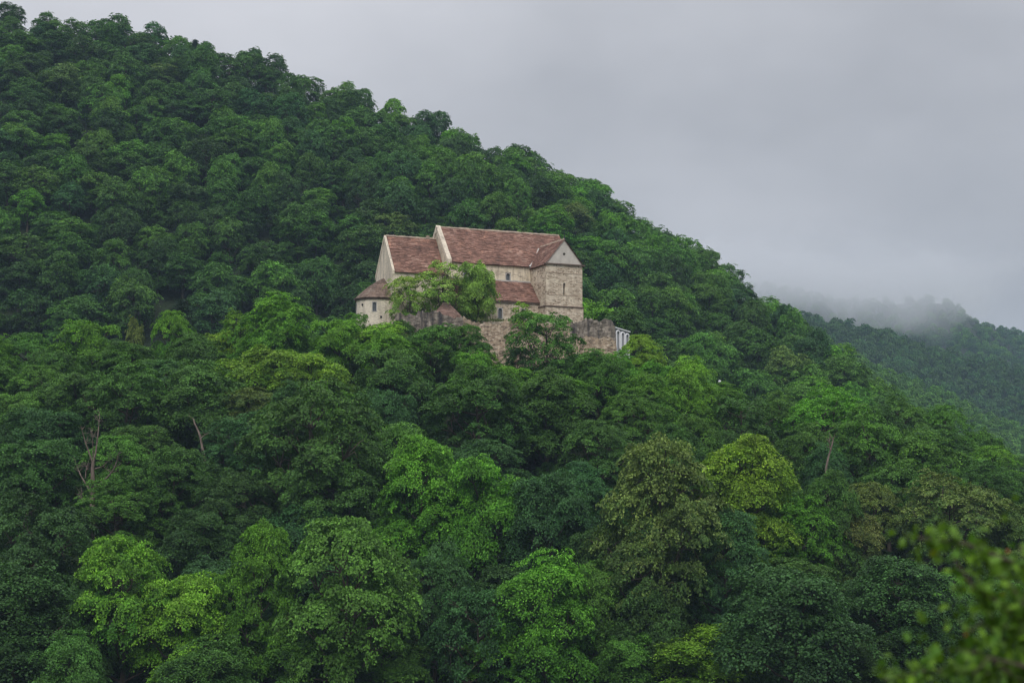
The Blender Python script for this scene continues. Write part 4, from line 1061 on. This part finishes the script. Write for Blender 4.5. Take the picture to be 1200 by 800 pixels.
# ------------------------------------------------------------------ ruined ring wall
def ruin(parent, name, pts, thick, mats, seed, drop=4.0, label=None):
    """pts: (px, py_top, Y). ragged-topped rubble wall with real thickness, following the points"""
    r = random.Random(seed); fine = []
    for (a, b) in zip(pts, pts[1:]):
        n = max(2, int(abs(b[0] - a[0]) / 2.2))
        for i in range(n):
            t = i / n; fine.append(tuple(a[k] + (b[k] - a[k]) * t for k in range(3)))
    fine.append(pts[-1])
    rows = 9; G = []
    for j, (x, y, Y) in enumerate(fine):
        top = at(x, y, Y); top.z += r.uniform(-.18, .22) + .22 * math.sin(j * .55 + seed) + (.35 * math.sin(j * .21 + 1.3 * seed) if seed == 2 else 0)
        a = at(fine[max(0, j - 1)][0], y, fine[max(0, j - 1)][2]); b = at(fine[min(len(fine) - 1, j + 1)][0], y, fine[min(len(fine) - 1, j + 1)][2])
        d = (b - a); d.z = 0; d.normalize(); n = Vector((d.y, -d.x, 0))
        if n.y > 0: n = -n
        zb = min(gz(top.x, Y - 1) - .8, top.z - drop)
        col = []
        for k in range(rows + 1):
            z = zb + (top.z - zb) * (k / rows) ** 0.8
            col.append(Vector((top.x, Y, z)) + n * (.02 + r.uniform(-.09, .09) + .35 * (1 - k / rows)))
        colb = [Vector((top.x, Y, zb)) - n * thick, Vector((top.x, Y, top.z - r.uniform(.0, .35))) - n * thick]
        G.append((col, colb))
    bm = bmesh.new()
    VV = [([bm.verts.new(p) for p in c], [bm.verts.new(p) for p in cb]) for c, cb in G]
    for (c0, b0_), (c1, b1_) in zip(VV, VV[1:]):
        for k in range(rows):
            f = bm.faces.new([c0[k], c1[k], c1[k + 1], c0[k + 1]]); f.material_index = 1 if k >= rows - 3 else 0
        f = bm.faces.new([c0[-1], c1[-1], b1_[1], b0_[1]]); f.material_index = 1
        bm.faces.new([b0_[0], b0_[1], b1_[1], b1_[0]])
    for c, cb in (VV[0], VV[-1]):
        f = bm.faces.new(c + [cb[1], cb[0]]); f.material_index = 0
    o = bobj(name, bm, mats, parent)
    if label: o['label'] = label
    return o
w0 = at(590, 400, 229)
rw = empty('ruined_ring_wall', (w0.x, 229, gz(w0.x, 229)))
tag(rw, 'ragged ruined stone ring wall standing on the slope below the church', 'wall')
def ruin_local(*a, **k):
    o = ruin(rw, *a, **k); o.matrix_parent_inverse = Matrix.Translation(-Vector((w0.x, 229, gz(w0.x, 229)))); return o
ruin_local('wall_section', [(463, 372, 231.5), (466, 368.5, 231), (480, 367, 230.6), (487, 370, 230.4), (490, 366, 230.2), (501, 363.5, 230), (510, 366, 229.8), (518, 369, 229.6), (532, 371, 229.4), (543, 374, 229.2)], .9, [M_RUINTOP, M_RUINTOP], 1, label='dark lichened wall section with humped top')
ruin_local('wall_section', [(543, 375, 229.3), (556, 374.5, 229), (575, 377, 228.8), (600, 376.5, 228.6), (620, 378, 228.4), (645, 379, 228.3), (668, 379, 228.4)], .9, [M_RUIN, M_RUIN], 2, label='pinkish-brown wall section with grass on top')
ruin_local('wall_section', [(668, 377.5, 228.4), (684, 375.5, 228.4), (697, 374.5, 228.3), (711, 374, 228.3), (716, 376, 228.4), (719.5, 381, 228.6), (720.5, 384, 229.6)], 1.1, [M_RUIN, M_RUINTOP], 3, drop=6, label='high wall corner with blackened top')
# grass tufts along the wall head
gv, gf = [], []; o_ = 0
rg = np.random.default_rng(4)
for x, y, Y in [(a, b, 228.9) for a, b in zip(np.arange(560, 640, .7), np.linspace(375.5, 378, 120))]:
    p = np.array(at(x, y, Y)); n = 5
    q = p + rg.normal(size=(n, 3)) * np.array([.08, .25, .05]); tp_ = q + rg.normal(size=(n, 3)) * .1 + np.array([0, 0, rg.uniform(.1, .4)]); s_ = np.array([.04, 0, 0])
    v = np.stack([q - s_, q + s_, tp_ + s_ * .3, tp_ - s_ * .3], 1).reshape(-1, 3); gv.append(v); gf.append(np.arange(n * 4).reshape(-1, 4) + o_); o_ += n * 4
gr = mobj('wall_top_grass', np_mesh('wall_top_grass', np.concatenate(gv), np.concatenate(gf), M_FOL, {'tip': np.zeros(o_)}))
gr['tint'] = [0.10, 0.13, 0.04]; gr['tip_tint'] = [0.1, 0.13, 0.04]; tag(gr, 'grass growing along the top of the ruined wall', 'grass', kind='stuff')

# tiled hut behind the wall
hc = at(520, 374, 231.8); hz0 = gz(hc.x, 231.8)
hut = empty('gate_hut', (hc.x + .3, 232.0, hz0), math.radians(18)); tag(hut, 'small stone hut with a blunt pyramid tiled roof behind the dark wall section', 'hut')
ez = at(520, 375.5, 232).z - hz0; rz_ = at(518, 355.5, 232).z - hz0
bm = bmesh.new(); box(bm, -2.0, 2.0, -.7, .7, -.6, ez + .05); bobj('hut_wall', bm, M_RUIN, hut)
bm = bmesh.new(); ew, ed = 2.5, .95; rl = .45
c4 = [(-ew, -ed, ez), (ew, -ed, ez), (ew, ed, ez), (-ew, ed, ez)]; r4 = [(-rl, -.1, rz_), (rl, -.1, rz_), (rl, .1, rz_), (-rl, .1, rz_)]
for i in range(4): tiled_plane(bm, c4[i], c4[(i + 1) % 4], r4[(i + 1) % 4], r4[i], .22, .4, .04, 20 + i, thick=.06)
hr_ = bobj('hut_roof', bm, M_TILE3, hut)
bm = bmesh.new(); box(bm, -rl - .1, rl + .1, -.2, .2, rz_ - .03, rz_ + .1); bobj('ridge_cap', bm, M_RIDGE, hr_)

# ------------------------------------------------------------------ white arched screen
s0 = at(721.5, 384, 229.5); s1 = at(737.5, 387.5, 231.5)
dx, dy = s1.x - s0.x, s1.y - s0.y; LW = math.hypot(dx, dy)
HS = 4.2; zb = s0.z - HS
scr = empty('arched_screen', (s0.x, s0.y, zb), math.atan2(dy, dx)); tag(scr, 'white screen of three narrow arches at the right end of the ruined wall', 'screen')
bm = bmesh.new(); quad(bm, [(0, .12, 0), (LW, .12, 0), (LW, .12, HS - .45), (0, .12, HS - .1)]); quad(bm, [(0, .16, 0), (LW, .16, 0), (LW, .16, HS - .45), (0, .16, HS - .1)]); bobj('backing_panel', bm, M_GREYP, scr)
bm = bmesh.new(); v = [bm.verts.new(p) for p in ((-.25, -.1, HS - .02), (LW + .12, -.1, HS - .42), (LW + .12, .25, HS - .42), (-.25, .25, HS - .02), (-.25, -.1, HS + .13), (LW + .12, -.1, HS - .27), (LW + .12, .25, HS - .27), (-.25, .25, HS + .13))]
for a in ((0, 1, 2, 3), (4, 7, 6, 5), (0, 4, 5, 1), (1, 5, 6, 2), (2, 6, 7, 3), (3, 7, 4, 0)): bm.faces.new([v[i] for i in a])
bobj('top_rail', bm, M_WHITE, scr)
for k in range(3):
    cxk = LW * (.17 + .335 * k); aw = LW * .128; top_ = HS - .32 - .16 * k
    pts = [(cxk - aw, 0, .1), (cxk - aw, 0, top_ - .45)] + [(cxk - aw * math.cos(i * PI / 6), 0, top_ - .35 + .3 * math.sin(i * PI / 6)) for i in range(7)] + [(cxk + aw, 0, top_ - .45), (cxk + aw, 0, 1.4 if k == 0 else .1)]
    v_, f_ = tube(pts, [.13] * len(pts), 5); mobj('arch', np_mesh('arch', v_, f_, M_WHITE), scr)
# ------------------------------------------------------------------ globe lamp
lp = at(843.3, 447, 236); lg = gz(lp.x, 236)
lamp = empty('globe_lamp', (lp.x, 236, lg)); tag(lamp, 'white globe lamp on a dark post at the edge of the wood below the mountain', 'lamp')
v_, f_ = tube([(0, 0, -.3), (0, 0, .5), (0, 0, lp.z - lg - .15)], [.12, .08, .06], 6); mobj('lamp_post', np_mesh('lamp_post', v_, f_, M_IRON), lamp)
bm = bmesh.new(); bmesh.ops.create_uvsphere(bm, u_segments=14, v_segments=9, radius=.21, matrix=Matrix.Translation((0, 0, lp.z - lg))); bobj('globe', bm, M_WHITE, lamp, True)
bm = bmesh.new(); bmesh.ops.create_cone(bm, cap_ends=True, segments=10, radius1=.10, radius2=.16, depth=.14, matrix=Matrix.Translation((0, 0, lp.z - lg - .24))); bobj('collar', bm, M_IRON, lamp)

# ------------------------------------------------------------------ blurred shrub close to the camera
SY = 5.6
sb = at(1290, 800, SY); shz = gz(1.95, SY)
shrub = empty('foreground_shrub', (1.95, SY, shz)); tag(shrub, 'out-of-focus leafy shrub with a couple of red berries at the lower right corner', 'shrub')
rs = random.Random(12)
SO = Vector((1.95, SY, shz))
chains = [  # photo pixels of branch tips, reaching from the stem
    [(1330, 800), (1260, 700), (1190, 660), (1130, 636), (1060, 628)],
    [(1320, 830), (1230, 760), (1170, 705), (1142, 690), (1118, 655)],
    [(1330, 860), (1240, 820), (1160, 790), (1090, 785), (1035, 796)],
    [(1330, 800), (1270, 740), (1220, 690), (1195, 640)],
    [(1340, 850), (1250, 790), (1200, 745), (1160, 722), (1135, 740)],
    [(1340, 870), (1250, 830), (1200, 800), (1150, 765), (1110, 760)],
    [(1340, 830), (1280, 770), (1240, 740), (1185, 700)],
    [(1340, 800), (1270, 760), (1215, 730), (1180, 680), (1160, 660)],
    [(1340, 900), (1260, 860), (1190, 840), (1120, 815), (1060, 810)],
    [(1340, 830), (1260, 790), (1215, 770), (1170, 745), (1150, 730)],
    [(1340, 860), (1260, 825), (1200, 780), (1160, 770), (1140, 790)],
    [(1340, 780), (1270, 720), (1220, 712), (1190, 690)],
]
stem_base = Vector((1.95, SY, shz - .2))
v_, f_ = tube([tuple(stem_base - SO), tuple(at(1345, 1000, SY) - SO), tuple(at(1338, 830, SY) - SO)], [.045, .035, .02], 7); mobj('stem', np_mesh('stem', v_, f_, M_BARK), shrub)
leaf_pos = []
for ci_, ch in enumerate(chains):
    dY = rs.uniform(-.45, .5)
    P = [at(x, y, SY + dY * min(1, i / 2)) - SO for i, (x, y) in enumerate(ch)]
    v_, f_ = tube([tuple(p) for p in P], [.012 - .0022 * i for i in range(len(P))], 5); mobj('branch', np_mesh('branch', v_, f_, M_BARK), shrub)
    for a, b in zip(P, P[1:]):
        L = (b - a).length; n = int(L / .0036)
        for k in range(n):
            q = a.lerp(b, (k + rs.random()) / n)
            spread = .078 if ci_ not in (0, 1, 2) else .034
            leaf_pos.append(q + Vector((rs.gauss(0, spread), rs.gauss(0, spread * 1.2), rs.gauss(0, spread * .8))))
def leaf_mesh(L=.036, Wd=.024):
    v = [(0, 0, 0), (L * .3, -Wd * .5, .003), (L * .3, 0, -.002), (L * .3, Wd * .5, .003), (L * .7, -Wd * .42, 0), (L * .7, 0, -.005), (L * .7, Wd * .42, 0), (L, 0, -.012)]
    f = [(0, 1, 2), (0, 2, 3), (1, 4, 5), (1, 5, 2), (2, 5, 6), (2, 6, 3), (4, 7, 5), (5, 7, 6)]
    me = np_mesh('leaf', np.array(v), np.array(f), M_FOL, {'tip': np.full(8, .2)}); return me
LM = leaf_mesh()
vis_l = [q for q in leaf_pos if (lambda p: p[0] < 1212 and p[1] < 812)(proj(*(q + SO)))]
hid_l = [q for q in leaf_pos if not (lambda p: p[0] < 1212 and p[1] < 812)(proj(*(q + SO)))]
rs.shuffle(vis_l)
def leaf_rot(): return (rs.gauss(.2, .7), rs.gauss(.25, .6), rs.uniform(0, 2 * PI))
for q in vis_l[:300]:
    o = mobj('leaf', LM, shrub); o.location = q; o.rotation_euler = leaf_rot(); s = rs.uniform(.7, 1.35); o.scale = (s, s, s)
    k = rs.random()
    o['tint'] = [.07, .17, .018] if k < .45 else ([.15, .29, .025] if k < .94 else [.24, .28, .03]); o['tip_tint'] = o['tint']
base_v = np.array([tuple(v.co) for v in LM.vertices]); base_f = np.array([tuple(p.vertices) for p in LM.polygons])
ps = []
from mathutils import Euler
for q in vis_l[300:] + hid_l:
    R = np.array(Euler(leaf_rot()).to_matrix()); ps.append(((base_v * rs.uniform(.7, 1.35)) @ R.T + np.array(q), base_f))
if ps:
    v_, f_ = join(ps); fo = mobj('foliage', np_mesh('foliage', v_, f_, M_FOL, {'tip': np.full(len(v_), .2)}), shrub); fo['tint'] = [.06, .14, .02]; fo['tip_tint'] = [.18, .27, .03]; fo['kind'] = 'stuff'
for x, y in ((1132, 744), (1181, 646)):
    bm = bmesh.new(); bmesh.ops.create_icosphere(bm, subdivisions=2, radius=.006, matrix=Matrix.Translation(at(x, y, SY - .1) - SO)); bobj('berry', bm, M_BERRY, shrub, True)

# ------------------------------------------------------------------ haze and low cloud
def volume_box(name, x0, x1, y0, y1, z0, z1):
    bm = bmesh.new(); box(bm, x0, x1, y0, y1, z0, z1); bmesh.ops.recalc_face_normals(bm, faces=bm.faces)
    m = bpy.data.materials.new(name); m.use_nodes = True; nt = m.node_tree
    for n in list(nt.nodes): nt.nodes.remove(n)
    out = nt.nodes.new('ShaderNodeOutputMaterial'); pv = nt.nodes.new('ShaderNodeVolumePrincipled'); nt.links.new(pv.outputs[0], out.inputs['Volume'])
    pv.inputs['Color'].default_value = (0.56, 0.76, 1.0, 1)
    o = bobj(name, bm, m); return o, nt, pv
hz_o, hnt, hpv = volume_box('haze', -4100, 4100, -45, 9100, -64, 320)
hpv.inputs['Density'].default_value = 0.00015; hpv.inputs['Anisotropy'].default_value = 0.0
tag(hz_o, 'thin blue-grey haze filling the valley air', 'haze', kind='stuff')
# cloud lying on the farthest hill
cl_o, cnt, cpv = volume_box('low_cloud', 60, 500, 1330, 1740, 120, 300)
cpv.inputs['Color'].default_value = (0.91, 0.93, 0.97, 1)
tcn = N(cnt, 'ShaderNodeTexCoord'); sp = N(cnt, 'ShaderNodeSeparateXYZ'); cnt.links.new(tcn.outputs['Object'], sp.inputs[0])
no = N(cnt, 'ShaderNodeTexNoise', {'Scale': 0.016, 'Detail': 5.0, 'Roughness': .6}); cnt.links.new(tcn.outputs['Object'], no.inputs['Vector'])
# density rises with height; lower edge ragged by the noise; fades toward the box's right side
hgt = N(cnt, 'ShaderNodeMapRange', {1: 135, 2: 198, 3: -0.30, 4: 0.95}); cnt.links.new(sp.outputs['Z'], hgt.inputs[0])
nn = N(cnt, 'ShaderNodeMapRange', {1: .3, 2: .7, 3: -.6, 4: .6}); cnt.links.new(no.outputs[0], nn.inputs[0])
ad = N(cnt, 'ShaderNodeMath', operation='ADD'); cnt.links.new(hgt.outputs[0], ad.inputs[0]); cnt.links.new(nn.outputs[0], ad.inputs[1])
xf = N(cnt, 'ShaderNodeMapRange', {1: 350, 2: 475, 3: 0.0, 4: -1.2}); cnt.links.new(sp.outputs['X'], xf.inputs[0])
ad2 = N(cnt, 'ShaderNodeMath', operation='ADD'); cnt.links.new(ad.outputs[0], ad2.inputs[0]); cnt.links.new(xf.outputs[0], ad2.inputs[1])
tf = N(cnt, 'ShaderNodeMapRange', {1: 198, 2: 236, 3: 0.0, 4: -1.6}); cnt.links.new(sp.outputs['Z'], tf.inputs[0])
ad3 = N(cnt, 'ShaderNodeMath', operation='ADD'); cnt.links.new(ad2.outputs[0], ad3.inputs[0]); cnt.links.new(tf.outputs[0], ad3.inputs[1])
dn = N(cnt, 'ShaderNodeMapRange', {1: 0.0, 2: 0.8, 3: 0.0, 4: 0.0095}); cnt.links.new(ad3.outputs[0], dn.inputs[0]); cnt.links.new(dn.outputs[0], cpv.inputs['Density'])
tag(cl_o, 'low grey cloud hiding the top of the farthest hill', 'cloud', kind='stuff')
